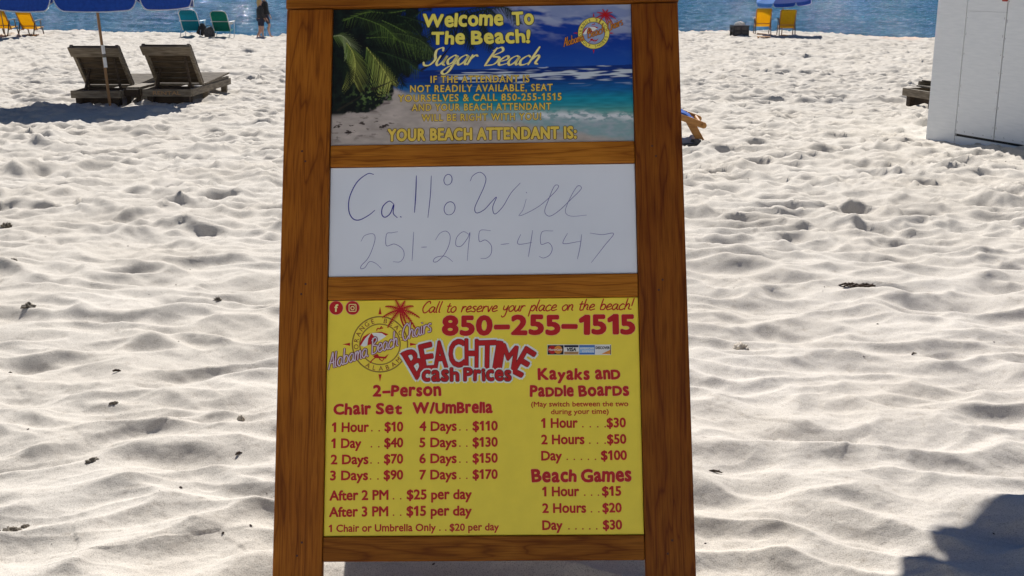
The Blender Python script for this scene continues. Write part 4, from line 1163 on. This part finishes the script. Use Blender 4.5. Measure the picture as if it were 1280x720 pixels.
# local x along the face, y behind it (+y = away), z up
SL, SD, SHt = 2.5, 2.0, 2.5
b = MB(); b.box((SL / 2, SD / 2 + 0.02, SHt / 2 - 0.1), (SL - 0.002, SD, SHt)); b.build('wall', M['shed'], shed)
b = MB(); b.box((0.205, 0.0, 1.2), (0.41, 0.036, 2.6)); b.build('corner_board', M['shed'], shed, bevel=0.003)
b = MB(); b.box((SL - 0.07, 0.0, 1.2), (0.14, 0.036, 2.6)); b.build('corner_board', M['shed'], shed, bevel=0.003)
b = MB(); b.box((1.38, -0.004, 0.05), (1.93, 0.012, 0.20)); b.build('sill', M['shed'], shed)
b = MB(); b.box((1.385, 0.012, 1.2), (1.94, 0.006, 2.3)); b.build('door_gap', M['gap'], shed)
dl = empty('door', (0, 0, 0)); dl.parent = shed
def leaf_panel(nm, x0, x1, z0, z1, y, par):
    q = MB(); q.box(((x0 + x1) / 2, y, (z0 + z1) / 2), (x1 - x0, 0.018, z1 - z0)); return q.build(nm, M['shed'], par, bevel=0.002)
leaf_panel('door_panel', 0.416, 0.936, 0.175, 1.386, -0.004, dl); leaf_panel('door_panel', 0.416, 0.936, 1.3875, 2.3, -0.0055, dl)
dr = empty('door', (0, 0, 0)); dr.parent = shed
leaf_panel('door_panel', 0.949, 2.35, 0.175, 2.3, -0.004, dr)
nl = MB(); rnd = random.Random(8)
for x0, x1, z in ((0.43, 0.92, 0.20), (0.96, 2.3, 0.20)):
    for x in np.arange(x0, x1, 0.12): nl.tube([(x + rnd.uniform(-.02, .02), -0.0125, z + rnd.uniform(0, .02)), (x, -0.0138, z)], 0.0024, 6)
for x in (0.432, 0.922, 0.962):
    for z in np.arange(0.3, 2.2, 0.17): nl.tube([(x, -0.0125, z + rnd.uniform(-.03, .03)), (x, -0.0138, z)], 0.0024, 6)
nl.build('nails', M['steel'], shed)
b = MB(); b.box((0.90, -0.017, 1.585), (0.12, 0.006, 0.035)); b.box((0.985, -0.016, 1.585), (0.06, 0.006, 0.05)); b.build('hasp', M['steel'], shed)
roof = MB(); roof.bar((-0.12, SD / 2, SHt - 0.02), (SL + 0.12, SD / 2, SHt - 0.02), SD + 0.35, 0.05); roof.build('roof', M['shed'], shed, bevel=0.005)
wm = Matrix.Translation(shed.location) @ shed.rotation_euler.to_matrix().to_4x4()
pk = empty('padlock', wm @ Vector((0.925, -0.035, 1.490))); pk.rotation_euler = shed.rotation_euler; tag(pk, 'red padlock hanging on the white shed door', 'padlock')
b = MB(); b.box((0, 0, 0.03), (0.055, 0.026, 0.065)); b.build('lock_body', M['lock_red'], pk, bevel=0.006)
b = MB(); b.tube([(0.018 * math.cos(a), 0, 0.062 + 0.038 * math.sin(a) + (0.0)) for a in np.linspace(0, math.pi, 9)], 0.0045, 8); b.build('shackle', M['steel'], pk)

# ------------------------------------------------------------------ pale house added unseen behind the viewpoint to bounce sunlight onto the board
bh = empty('fill_house', (2, -21, -0.1)); tag(bh, 'unseen white house with balconies, added behind the viewpoint to bounce sunlight', 'reflector')
b = MB(); b.box((0, -4, 7.0), (56, 8, 14.4)); b.build('wall', M['shed'], bh)
b = MB(); b.box((0, -4, 14.4), (57, 9, 0.5)); b.build('roof', M['white'], bh)  # roof of the added unseen house
for fl in range(4):
    z = 0.4 + fl * 3.4
    b = MB(); b.box((0, 0.75, z + 3.0), (56, 1.5, 0.2)); b.build('fill_house_balcony', M['white'], bh)
    w_ = MB()
    for i in range(14): w_.box((-26 + i * 4, 0.02, z + 1.35), (1.5, 0.06, 1.9))
    w_.build('fill_house_window_row', M['gap'], bh)

# ------------------------------------------------------------------ beach chairs by the water
def wood_chair(label):
    root = empty('beach_chair'); tag(root, label, 'beach chair', 'yellow sling chairs by the water')
    w = 0.58; f = M['chair_wood']
    for s in (-1, 1):
        x = s * w / 2
        b = MB(); b.bar((x, -0.28, 1.02), (x, 0.16, 0.30), 0.03, 0.045, (1, 0, 0)); b.build('back_rail', f, root)
        b = MB(); b.bar((x, -0.05, 0.30), (x, 0.62, 0.40), 0.03, 0.04, (1, 0, 0)); b.build('seat_rail', f, root)
        b = MB(); b.bar((x * 1.06, 0.50, 0.40), (x * 1.06, 0.66, -0.06), 0.03, 0.035, (1, 0, 0)); b.build('leg', M['dark_frame'], root)
        b = MB(); b.bar((x * 1.06, 0.02, 0.62), (x * 1.06, -0.24, -0.06), 0.03, 0.035, (1, 0, 0)); b.build('leg', M['dark_frame'], root)
        b = MB(); b.bar((x * 1.06, 0.42, 0.66), (x * 1.06, 0.44, 0.36), 0.03, 0.03, (1, 0, 0)); b.build('arm_post', M['dark_frame'], root)
        b = MB(); b.bar((x * 1.1, -0.14, 0.655), (x * 1.1, 0.52, 0.69), 0.075, 0.022); b.build('armrest', M['grey_wood_y'], root, bevel=0.003)
        b = MB(); b.bar((x, -0.26, 0.0), (x, 0.66, 0.0), 0.03, 0.03); b.build('ski', f, root)
    b = MB()
    for y, z in ((-0.28, 1.02), (0.05, 0.45), (0.62, 0.40)): b.tube([(-w / 2, y, z), (w / 2, y, z)], 0.018, 8)
    b.tube([(-w / 2, -0.22, 0.02), (w / 2, -0.22, 0.02)], 0.015, 8); b.build('cross_bar', f, root)
    rows = []
    prof = [(-0.285, 1.045), (-0.26, 1.0), (-0.16, 0.82), (-0.03, 0.60), (0.07, 0.44), (0.14, 0.36), (0.25, 0.34), (0.42, 0.37), (0.60, 0.415), (0.63, 0.40)]
    for y, z in prof: rows.append([(x, y + 0.02 * (1 - (2 * x / w) ** 2), z - 0.012 * (1 - (2 * x / w) ** 2)) for x in np.linspace(-w / 2 + 0.015, w / 2 - 0.015, 7)])
    b = MB(); b.sheet(rows, 0.006); b.build('sling', M['yellow_fab'], root)
    # folded head cushion on the back
    rows = [[(x, y, z) for x in np.linspace(-w / 2 + 0.02, w / 2 - 0.02, 5)] for y, z in ((-0.300, 1.05), (-0.285, 0.98), (-0.235, 0.895))]
    b = MB(); b.sheet(rows, 0.012); b.build('head_flap', M['yellow_fab'], root)
    return root
def stand(o, px, y, rz=0.0, dz=-0.02):
    x = depth_x(px, y, -1.0); o.location = (x, y, sz(x, y) + dz); o.rotation_euler = (0, 0, rz)
yc = wood_chair('yellow sling chair at far left, whole and right of its twin'); stand(yc, 36, 46.5, R(-8))
for lab, px, y, rz in (('yellow sling chair cut by the left edge of the photo', 4, 46.5, R(-8)), ('yellow sling chair under the far umbrella, nearer the black crate', 953, 48.2, R(-6)), ('yellow sling chair under the far umbrella, farther from the black crate', 983, 47.4, R(-6))):
    c = copy_tree(yc); c['label'] = lab; stand(c, px, y, rz)

def alu_chair(label, fabric):
    root = empty('beach_chair'); tag(root, label, 'beach chair', 'folding aluminium chairs by the water')
    w = 0.60
    fr = MB()
    pts = [(-w / 2, 0.12, 0.26), (-w / 2, -0.24, 0.86), (-w / 2 + .05, -0.28, 0.95), (-w / 2 + .14, -0.295, 0.985), (w / 2 - .14, -0.295, 0.985), (w / 2 - .05, -0.28, 0.95), (w / 2, -0.24, 0.86), (w / 2, 0.12, 0.26)]
    fr.tube(pts, 0.014, 8); fr.tube([(-w / 2, -0.09, 0.60), (w / 2, -0.09, 0.60)], 0.012, 8); fr.build('back_frame', M['alu'], root)
    for s in (-1, 1):
        x = s * (w / 2 + 0.03)
        b = MB(); b.tube([(x, 0.50, 0.58), (x, 0.52, 0.3), (x, 0.40, -0.04)], 0.012, 8); b.build('leg', M['alu'], root)
        b = MB(); b.tube([(x, 0.10, 0.56), (x, 0.0, 0.3), (x, -0.16, -0.04)], 0.012, 8); b.build('leg', M['alu'], root)
        b = MB(); b.bar((x, -0.06, 0.585), (x, 0.55, 0.60), 0.06, 0.025); b.build('armrest', M['alu'], root, bevel=0.006)
    b = MB(); b.tube([(-w / 2 - .03, -0.16, 0), (w / 2 + .03, -0.16, 0)], 0.012, 8); b.tube([(-w / 2 - .03, 0.4, 0), (w / 2 + .03, 0.4, 0)], 0.012, 8); b.build('stretcher', M['alu'], root)
    rows = []
    for y, z in ((-0.285, 0.965), (-0.24, 0.87), (-0.14, 0.70), (-0.02, 0.50), (0.10, 0.30), (0.17, 0.24), (0.32, 0.25), (0.52, 0.31)):
        rows.append([(x, y + 0.03 * (1 - (2 * x / w) ** 2), z) for x in np.linspace(-w / 2 + .01, w / 2 - .01, 7)])
    b = MB(); b.sheet(rows, 0.006); b.build('sling', fabric, root)
    rows = [[(x, y, z) for x in np.linspace(-w * .34, w * .34, 5)] for y, z in ((-0.292, 0.96), (-0.325, 0.90), (-0.275, 0.82))]
    b = MB(); b.sheet(rows, 0.03); b.build('pillow', fabric, root)
    b = MB(); rows = [[(x, y, z) for x in np.linspace(-w * .42, w * .42, 5)] for y, z in ((-0.10, 0.575), (-0.05, 0.40), (0.04, 0.27))]
    b.sheet(rows, 0.012); b.build('back_pouch', fabric, root)
    return root
tc_ = alu_chair('teal folding beach chair at the water edge', M['teal_fab']); stand(tc_, 239, 48.3, R(-4)); tc_.scale = (1.22, 1.15, 1.12)
gc_ = alu_chair('dark green folding beach chair at the water edge', M['green_fab']); stand(gc_, 277, 48.3, R(-4)); gc_.scale = (1.12, 1.1, 1.08)

def lump(name, r, mat, parent=None, seed=0, amp=0.25, fr=1.6, flat=0.0):
    bm = bmesh.new(); bmesh.ops.create_icosphere(bm, subdivisions=4, radius=1.0)
    for v in bm.verts:
        c = v.co; k = 1 + amp * float(fbm(np.array([c.x * fr + seed * 3.1 + c.z]), np.array([c.y * fr - c.z * fr + seed]), 400 + seed, 3)[0])
        v.co = Vector((c.x * r[0] * k, c.y * r[1] * k, c.z * r[2] * k))
        if v.co.z < flat * r[2] - r[2] * 0.5: v.co.z = flat * r[2] - r[2] * 0.5
    me = bpy.data.meshes.new(name); bm.to_mesh(me); bm.free()
    me.polygons.foreach_set('use_smooth', [True] * len(me.polygons)); me.materials.append(mat)
    o = bpy.data.objects.new(name, me); COL.objects.link(o)
    if parent: o.parent = parent
    return o
bag = empty('beach_bag'); tag(bag, 'grey canvas beach bag between the teal and green chairs', 'bag'); stand(bag, 262, 48.1)
o = lump('bag_body', (0.22, 0.17, 0.26), M['grey_bag'], bag, 3, 0.12); o.location = (0, 0, 0.19)
b = MB(); b.tube([(0.15 * math.cos(a), -0.05, 0.36 + 0.16 * math.sin(a)) for a in np.linspace(0, math.pi, 9)], 0.012, 6); b.build('handle', M['black_bag'], bag)
o = lump('towel', (0.16, 0.14, 0.30), M['black_bag'], None, 5, 0.22); tag(o, 'black towel heaped against the right side of the teal chair', 'towel'); stand(o, 252, 48.4, 0, 0.27); o.rotation_euler = (0.2, 0.4, 0)
o = lump('towel', (0.13, 0.22, 0.07), M['white_cloth'], None, 6, 0.2); tag(o, 'white towel over the right arm of the green chair', 'towel'); stand(o, 287.5, 48.5, 0, 0.60)

crate = empty('crate'); tag(crate, 'black open crate left of the yellow chairs', 'crate'); stand(crate, 924, 47.0, R(8))
b = MB()
for z in (0.02, 0.2, 0.37):
    for s in (-1, 1):
        b.box((0, s * 0.19, z), (0.62, 0.02, 0.07)); b.box((s * 0.30, 0, z), (0.02, 0.36, 0.07))
b.build('slats', M['black_bag'], crate)
b = MB()
for sx in (-1, 1):
    for sy in (-1, 1): b.box((sx * 0.295, sy * 0.185, 0.19), (0.055, 0.055, 0.44))
b.box((0.0, -0.195, 0.19), (0.05, 0.026, 0.38)); b.build('corner_post', M['black_bag'], crate)
b = MB(); b.box((0, 0, 0.0), (0.58, 0.36, 0.02)); b.box((0, -0.175, 0.19), (0.56, 0.012, 0.34)); b.box((0, 0.175, 0.19), (0.56, 0.012, 0.34)); b.build('liner', M['grey_bag'], crate)
o = lump('towel', (0.20, 0.13, 0.13), M['white_cloth'], None, 9, 0.25); tag(o, 'crumpled white towel in the top of the black crate', 'towel'); o.location = crate.location + Vector((0.0, 0, 0.42))
for i, (lab, px, y) in enumerate((('brown wooden foot stool under the far left yellow chair', 36, 46.0), ('brown wooden foot stool under the far umbrella', 955, 45.7))):
    s_ = empty('foot_rest'); tag(s_, lab, 'foot rest', 'wooden foot rests under the yellow chairs'); stand(s_, px, y, R(-6))
    for k in range(4):
        b = MB(); b.box((0, -0.02 + k * 0.11, 0.10), (0.50, 0.085, 0.02)); b.build('slat', M['chair_wood'], s_)
    for sx in (-1, 1):
        b = MB(); b.box((sx * 0.2, 0.15, 0.04), (0.03, 0.42, 0.10)); b.build('runner', M['chair_wood'], s_)

# ------------------------------------------------------------------ low wooden sling chair behind the board
gx, gy = ground(877, 177)
dc = empty('deck_chair', (gx, gy, sz(gx, gy) - 0.01), R(-4)); tag(dc, 'low wooden deck chair with blue sling behind the sandwich board', 'deck chair')
for s, yo in ((-1, 0.0), (1, 0.58)):
    b = MB(); b.bar((0.0, yo, 0.180), (-1.25, yo, 0.62), 0.04, 0.062, (0, 0, 1)); b.tube([(0.012, yo - 0.02, 0.176), (0.012, yo + 0.02, 0.176)], 0.031, 16); b.build('side_rail', M['chair_wood'], dc, bevel=0.0)
    b = MB(); b.bar((-0.135, yo + (0.045 if s < 0 else -0.045), 0.235), (0.035, yo + (0.045 if s < 0 else -0.045), -0.06), 0.04, 0.075, (1, 0, 0.4)); b.build('leg', M['chair_wood'], dc, bevel=0.003)
    b = MB(); b.bar((-0.80, yo + (0.045 if s < 0 else -0.045), 0.46), (-1.0, yo + (0.045 if s < 0 else -0.045), -0.06), 0.04, 0.07, (1, 0, 0.4)); b.build('leg', M['chair_wood'], dc, bevel=0.003)
    b = MB(); b.tube([(0.005, yo + (0.020 if s < 0 else -0.0), -0.0), (0.005, yo + (0.0), -0.0)], 0.006, 8)
b = MB()
for x, z in ((-0.02, 0.20), (-1.22, 0.63)): b.tube([(x, 0, z), (x, 0.58, z)], 0.016, 10)
b.build('cross_bar', M['chair_wood'], dc)
rows = []
for t in np.linspace(0, 1, 14):
    x = -0.09 - 1.12 * t; z = 0.245 + 0.37 * t - 0.09 * math.sin(math.pi * t) ** 2 + 0.02 * math.sin(9 * t)
    if t < 0.01: z -= 0.02
    rows.append([(x + 0.012 * math.sin(5 * yy_ + 7 * t), 0.01 + 0.56 * yy_, z + 0.02 * math.sin(11 * yy_ + 5 * t)) for yy_ in np.linspace(0, 1, 9)])
b = MB(); b.sheet(rows, 0.012); b.build('sling', M['towel_blue'], dc)
# sandal beside it
gx, gy = ground(863, 178.5)
sd = empty('sandal', (gx, gy, sz(gx, gy) - 0.005), R(14)); tag(sd, 'grey sandal lying beside the deck chair leg', 'sandal')
def sole_row(z, k=1.0): 
    return [(x * k, y * k * (1 + 0.25 * math.sin(x * 12)), z) for x, y in [(0.14 * math.cos(a), 0.048 * math.sin(a)) for a in np.linspace(0, 2 * math.pi, 28, endpoint=False)]]
b = MB(); r_a, r_b = sole_row(0.0, .96), sole_row(0.03); n_ = len(r_a); b.add(r_a + r_b, [(i, (i + 1) % n_, n_ + (i + 1) % n_, n_ + i) for i in range(n_)] + [tuple(range(n_ - 1, -1, -1)), tuple(range(n_, 2 * n_))]); b.build('sole', M['sole'], sd)
rows = [[(0.02 + x, 0.052 * math.cos(a), 0.028 + 0.045 * math.sin(a)) for a in np.linspace(0, math.pi, 9)] for x in (0.0, 0.03, 0.06, 0.08)]
b = MB(); b.sheet(rows, 0.006); b.build('strap', M['sole'], sd)

# ------------------------------------------------------------------ people walking by the water
def skin_mesh(nodes, edges, root_i, levels=2):
    me = bpy.data.meshes.new('s'); me.from_pydata([n[0] for n in nodes], edges, [])
    ob = bpy.data.objects.new('s', me); COL.objects.link(ob)
    md = ob.modifiers.new('skin', 'SKIN'); md.use_smooth_shade = True
    sv = me.skin_vertices[0].data
    for i, n in enumerate(nodes):
        r = n[1]; sv[i].radius = r if isinstance(r, tuple) else (r, r); sv[i].use_root = (i == root_i)
    ss = ob.modifiers.new('sub', 'SUBSURF'); ss.levels = levels; ss.render_levels = levels
    dg = bpy.context.evaluated_depsgraph_get(); dg.update()
    out = bpy.data.meshes.new_from_object(ob.evaluated_get(dg))
    bpy.data.objects.remove(ob); bpy.data.meshes.remove(me)
    out.polygons.foreach_set('use_smooth', [True] * len(out.polygons))
    return out
def link_mesh(name, me, mat, parent):
    me.materials.clear(); me.materials.append(mat); o = bpy.data.objects.new(name, me); COL.objects.link(o); o.parent = parent; return o

def person(label, height, top_mat, short_mat, hair_mat, cap=None, long_sleeve=True, stride=1.0, arm=1.0, loose=1.0, scarf=None):
    root = empty('person'); tag(root, label, 'person', 'couple walking at the water edge')
    k = height / 1.75
    nodes = []; edges = []
    def nd(p, r, par=None):
        nodes.append((tuple(Vector(p) * k), (r[0] * k, r[1] * k) if isinstance(r, tuple) else r * k))
        if par is not None: edges.append((par, len(nodes) - 1))
        return len(nodes) - 1
    # x right, y forward
    hip = nd((0, 0, 0.95), (0.15, 0.105)); waist = nd((0, 0.0, 1.10), (0.135, 0.10), hip); chest = nd((0, 0.0, 1.30), (0.165, 0.115), waist); neckb = nd((0, 0.0, 1.45), (0.075, 0.07), chest)
    neck = nd((0, 0.01, 1.51), 0.052, neckb); head = nd((0, 0.025, 1.60), (0.072, 0.085), neck); crown = nd((0, 0.015, 1.68), (0.070, 0.082), head)
    J = {}
    for s in (-1, 1):
        f = stride * (1 if s > 0 else -1)
        hp = nd((s * 0.095, 0, 0.88), 0.088, hip); kn = nd((s * 0.10, 0.10 * f + 0.02, 0.49), 0.055, hp); cf = nd((s * 0.10, 0.06 * f, 0.36), 0.054, kn); an = nd((s * 0.10, 0.12 * f - (0.10 if f < 0 else 0), 0.09 + (0.03 if f < 0 else 0)), 0.034, cf)
        hl = nd((s * 0.10, 0.12 * f - (0.11 if f < 0 else 0) + 0.06, 0.035), (0.038, 0.032), an); to = nd((s * 0.11, 0.12 * f - (0.11 if f < 0 else 0) + 0.16, 0.022), (0.042, 0.018), hl)
        J['k%d' % s] = nodes[kn][0]; J['h%d' % s] = nodes[hp][0]
        sh = nd((s * 0.175, 0, 1.395), 0.058, chest); el = nd((s * 0.235, -0.02 + 0.02 * arm, 1.13), 0.040, sh); wr = nd((s * 0.20, 0.12 * arm, 0.92), 0.027, el)
        pm = nd((s * 0.195, 0.155 * arm, 0.85), (0.036, 0.020), wr)
        for q in range(4): 
            fx = s * (0.195 + (q - 1.5) * 0.019); ln = (0.058, 0.07, 0.066, 0.05)[q]
            a_ = nd((fx, 0.165 * arm + 0.008, 0.80), 0.0085, pm); nd((fx, 0.165 * arm + 0.026, 0.80 - ln), 0.007, a_)
        t1 = nd((s * 0.195 - s * 0.03, 0.165 * arm + .025, 0.835), 0.0095, pm); nd((s * 0.195 - s * 0.036, 0.165 * arm + .045, 0.79), 0.008, t1)
        J['s%d' % s], J['e%d' % s], J['w%d' % s] = nodes[sh][0], nodes[el][0], nodes[wr][0]
    link_mesh('body', skin_mesh(nodes, edges, 0), M['skin'], root)
    # face: nose, eyes, mouth, ears
    b = MB(); b.tube([Vector((0, 0.108, 1.625)) * k, Vector((0, 0.128, 1.585)) * k], [0.007 * k, 0.014 * k], 8)
    for s in (-1, 1): b.tube([Vector((s * 0.074, 0.02, 1.62)) * k, Vector((s * 0.082, 0.012, 1.585)) * k], 0.012 * k, 8)
    b.build('face', M['skin'], root)
    b = MB()
    for s in (-1, 1): b.tube([Vector((s * 0.042, 0.098, 1.622)) * k, Vector((s * 0.020, 0.104, 1.622)) * k], 0.006 * k, 6)
    b.tube([Vector((-0.022, 0.102, 1.553)) * k, Vector((0.022, 0.102, 1.553)) * k], 0.005 * k, 6); b.build('eyes_and_mouth', M['brown_cloth'], root)
    # top
    n2 = []; e2 = []
    def n2d(p, r, par=None):
        n2.append((tuple(p), r)); 
        if par is not None: e2.append((par, len(n2) - 1))
        return len(n2) - 1
    V_ = lambda x, y, z: tuple(Vector((x, y, z)) * k)
    c0 = n2d(V_(0, 0, 1.12), (0.165 * k * loose, 0.13 * k * loose)); hm = n2d(V_(0, 0, 0.90), (0.178 * k * loose, 0.145 * k * loose), c0); c1 = n2d(V_(0, 0, 1.31), (0.185 * k, 0.135 * k), c0); c2 = n2d(V_(0, 0, 1.455), (0.085 * k, 0.08 * k), c1)
    for s in (-1, 1):
        a = n2d(J['s%d' % s], 0.075 * k, c1); e_ = n2d(J['e%d' % s], 0.058 * k, a)
        if long_sleeve: n2d(J['w%d' % s], 0.045 * k, e_)
    link_mesh('jacket' if long_sleeve else 'shirt', skin_mesh(n2, e2, 0), top_mat, root)
    n3 = [(V_(0, 0, 0.97), (0.165 * k, 0.125 * k))]; e3 = []
    for s in (-1, 1):
        h_ = Vector(J['h%d' % s]); kk = Vector(J['k%d' % s]); n3.append((tuple(h_ + Vector((0, 0, -0.02 * k))), 0.108 * k)); e3.append((0, len(n3) - 1)); n3.append((tuple(h_.lerp(kk, 0.88)), 0.088 * k)); e3.append((len(n3) - 2, len(n3) - 1))
    link_mesh('shorts', skin_mesh(n3, e3, 0), short_mat, root)
    # hair as a cap over the skull, longer at the back
    o = lump('hair', (0.094 * k, 0.108 * k, 0.115 * k), hair_mat, root, 2, 0.10, 2.5, -0.6); o.location = Vector((0, -0.012, 1.665)) * k
    if scarf:
        o = lump('hair', (0.085 * k, 0.06 * k, 0.16 * k), hair_mat, root, 4, 0.15, 2.0, -0.8); o.location = Vector((0, -0.07, 1.55)) * k
    if cap:
        b = MB(); b.lathe(Vector((0, 0.0, 1.665)) * k, [(0.108 * k, 0), (0.112 * k, 0.03 * k), (0.10 * k, 0.08 * k), (0.06 * k, 0.112 * k), (0.0, 0.12 * k)], 18)
        rows = [[(Vector((0.085 * t, 0.095 * math.cos(t * 1.2) + f * 0.09 * math.cos(t), 1.675 - f * 0.02)) * k) for t in np.linspace(-1, 1, 9)] for f in (0, 0.5, 1)]
        b.sheet([[tuple(p) for p in r] for r in rows], 0.006); b.build('cap', cap, root)
    return root
pA = person('woman with blond hair, dark grey jacket and navy shorts by the water', 1.64, M['jacket'], M['navy_cloth'], M['blond'], None, True, 0.5, 1.6, 1.3, scarf=True)
stand(pA, 326.5, 50.4, R(-62), 0.0)
pB = person('taller walker in brown cap and navy clothes beside the blond woman', 1.80, M['jacket'], M['navy_cloth'], M['brown_cloth'], M['brown_cloth'], True, 1.3, 1.0, 1.2)
stand(pB, 332.0, 50.8, R(-55), 0.0)

# ------------------------------------------------------------------ bits lying on the sand
def lie(o, px, py, dz=0.0, rz=0.0):
    x, y = ground(px, py); o.location = (x, y, sz(x, y) + dz); o.rotation_euler = (0, 0, rz)
CL = 'dark clods and bits of driftwood on the sand'
for i, (px, py, r, mat, nm, cat, lab) in enumerate((
    (13, 662, (0.038, 0.03, 0.024), 'clod', 'sand_clod', 'clod', 'large dark clod of sand at the lower left edge'),
    (30, 655, (0.018, 0.014, 0.013), 'clod', 'sand_clod', 'clod', 'small dark clod just right of the largest clod at lower left'),
    (36, 386, (0.055, 0.045, 0.035), 'clod', 'sand_clod', 'clod', 'wide dark clod in a hollow, middle of the left edge'),
    (272, 373, (0.038, 0.03, 0.028), 'clod', 'sand_clod', 'clod', 'round dark clod left of the sandwich board beside the whiteboard height'),
    (8, 285, (0.07, 0.05, 0.045), 'clod', 'sand_clod', 'clod', 'dark clod at the left edge below the loungers'),
    (142, 506, (0.030, 0.022, 0.014), 'clod', 'sand_clod', 'clod', 'crumbled grey clod in the left sand beside the yellow panel height'),
    (115, 581, (0.040, 0.022, 0.012), 'clod', 'sand_clod', 'clod', 'crumbled flat clod in the lower left sand'),
    (928, 432, (0.034, 0.026, 0.024), 'shell', 'stone', 'stone', 'pale topped brown stone right of the sandwich board'),
    (302, 532, (0.012, 0.01, 0.016), 'shell', 'stone', 'stone', 'tiny upright pale shell near the left leg of the sandwich board'),
    (18, 334, (0.03, 0.03, 0.02), 'clod', 'sand_clod', 'clod', 'small dark clod at the left edge between two larger clods'),
    (270, 270, (0.03, 0.03, 0.02), 'clod', 'sand_clod', 'clod', 'small dark clod left of the sandwich board, farther up the sand'))):
    r = tuple(v * (0.5 if mat == 'clod' else 0.9) for v in r); o = lump(nm, r, M[mat], None, 20 + i, 0.6, 2.4, 0.0); lie(o, px, py, -r[2] * 0.05, i * 0.7); tag(o, lab, cat, CL)
def stick(lab, px, py, L, r, rz, bend=0.1, nm='twig', mat='twig'):
    b = MB(); b.tube([(-L / 2, 0, 0), (-L / 6, bend * L * .6, r * .6), (L / 5, bend * L, r * .2), (L / 2, 0, 0)], [r * .6, r, r * .9, r * .4], 7)
    b.tube([(L / 8, bend * L, r * .3), (L / 4, bend * L + L * .12, r)], [r * .6, r * .3], 6)
    o = b.build(nm, M[mat]); lie(o, px, py, r * 0.8, rz); tag(o, lab, 'twig', CL)
stick('short brown twig right of the sandwich board, lower right sand', 895, 579, 0.04, 0.0035, R(-20))
stick('thin dark twig in the left sand above the flat clod', 195, 480, 0.028, 0.003, R(-60), 0.3)
stick('dark bark flake in the left sand above the thin twig', 146, 464, 0.03, 0.005, R(5))
stick('tiny curled twig left of the sandwich board foot', 299, 571, 0.022, 0.004, R(40), 0.3)
stick('small twig by the lower right sand above the brown twig', 1143, 442, 0.03, 0.004, R(35), 0.2)
sw = empty('driftwood'); lie(sw, 1075, 359, 0.004, R(-6)); tag(sw, 'dark tangle of driftwood and seaweed in the right sand', 'driftwood', CL)
for i in range(9):
    b = MB(); x = -0.11 + i * 0.027; rn = random.Random(i); b.tube([(x - .05, rn.uniform(-.03, .03), 0.0), (x, rn.uniform(-.03, .03), 0.02), (x + .06, rn.uniform(-.03, .03), 0.004)], [0.006, 0.011, 0.004], 6); b.build('stalk', M['twig'], sw)
o = lump('weed_clump', (0.05, 0.02, 0.012), M['clod'], sw, 40, 0.5, 3.0); sw.scale = (0.62, 0.62, 0.55)
# scattered specks nobody could count
sp = MB(); rnd = random.Random(12)
for i in range(110):
    px = rnd.uniform(-120, 1400); py = 190 + 520 * rnd.random() ** 1.3
    x, y = ground(px, py); r = rnd.uniform(0.0012, 0.0038) * (1 + y * 0.07); z = sz(x, y) + r * .2; a = rnd.uniform(0, 6.28); e = rnd.uniform(1, 2.2)
    d = [(math.cos(a) * r * e, math.sin(a) * r * e), (-math.sin(a) * r, math.cos(a) * r)]
    sp.add([(x + d[0][0], y + d[0][1], z), (x + d[1][0], y + d[1][1], z), (x - d[0][0], y - d[0][1], z), (x - d[1][0], y - d[1][1], z), (x, y, z + r)], [(0, 1, 4), (1, 2, 4), (2, 3, 4), (3, 0, 4)])
tag(sp.build('debris', M['twig']), kind='stuff')
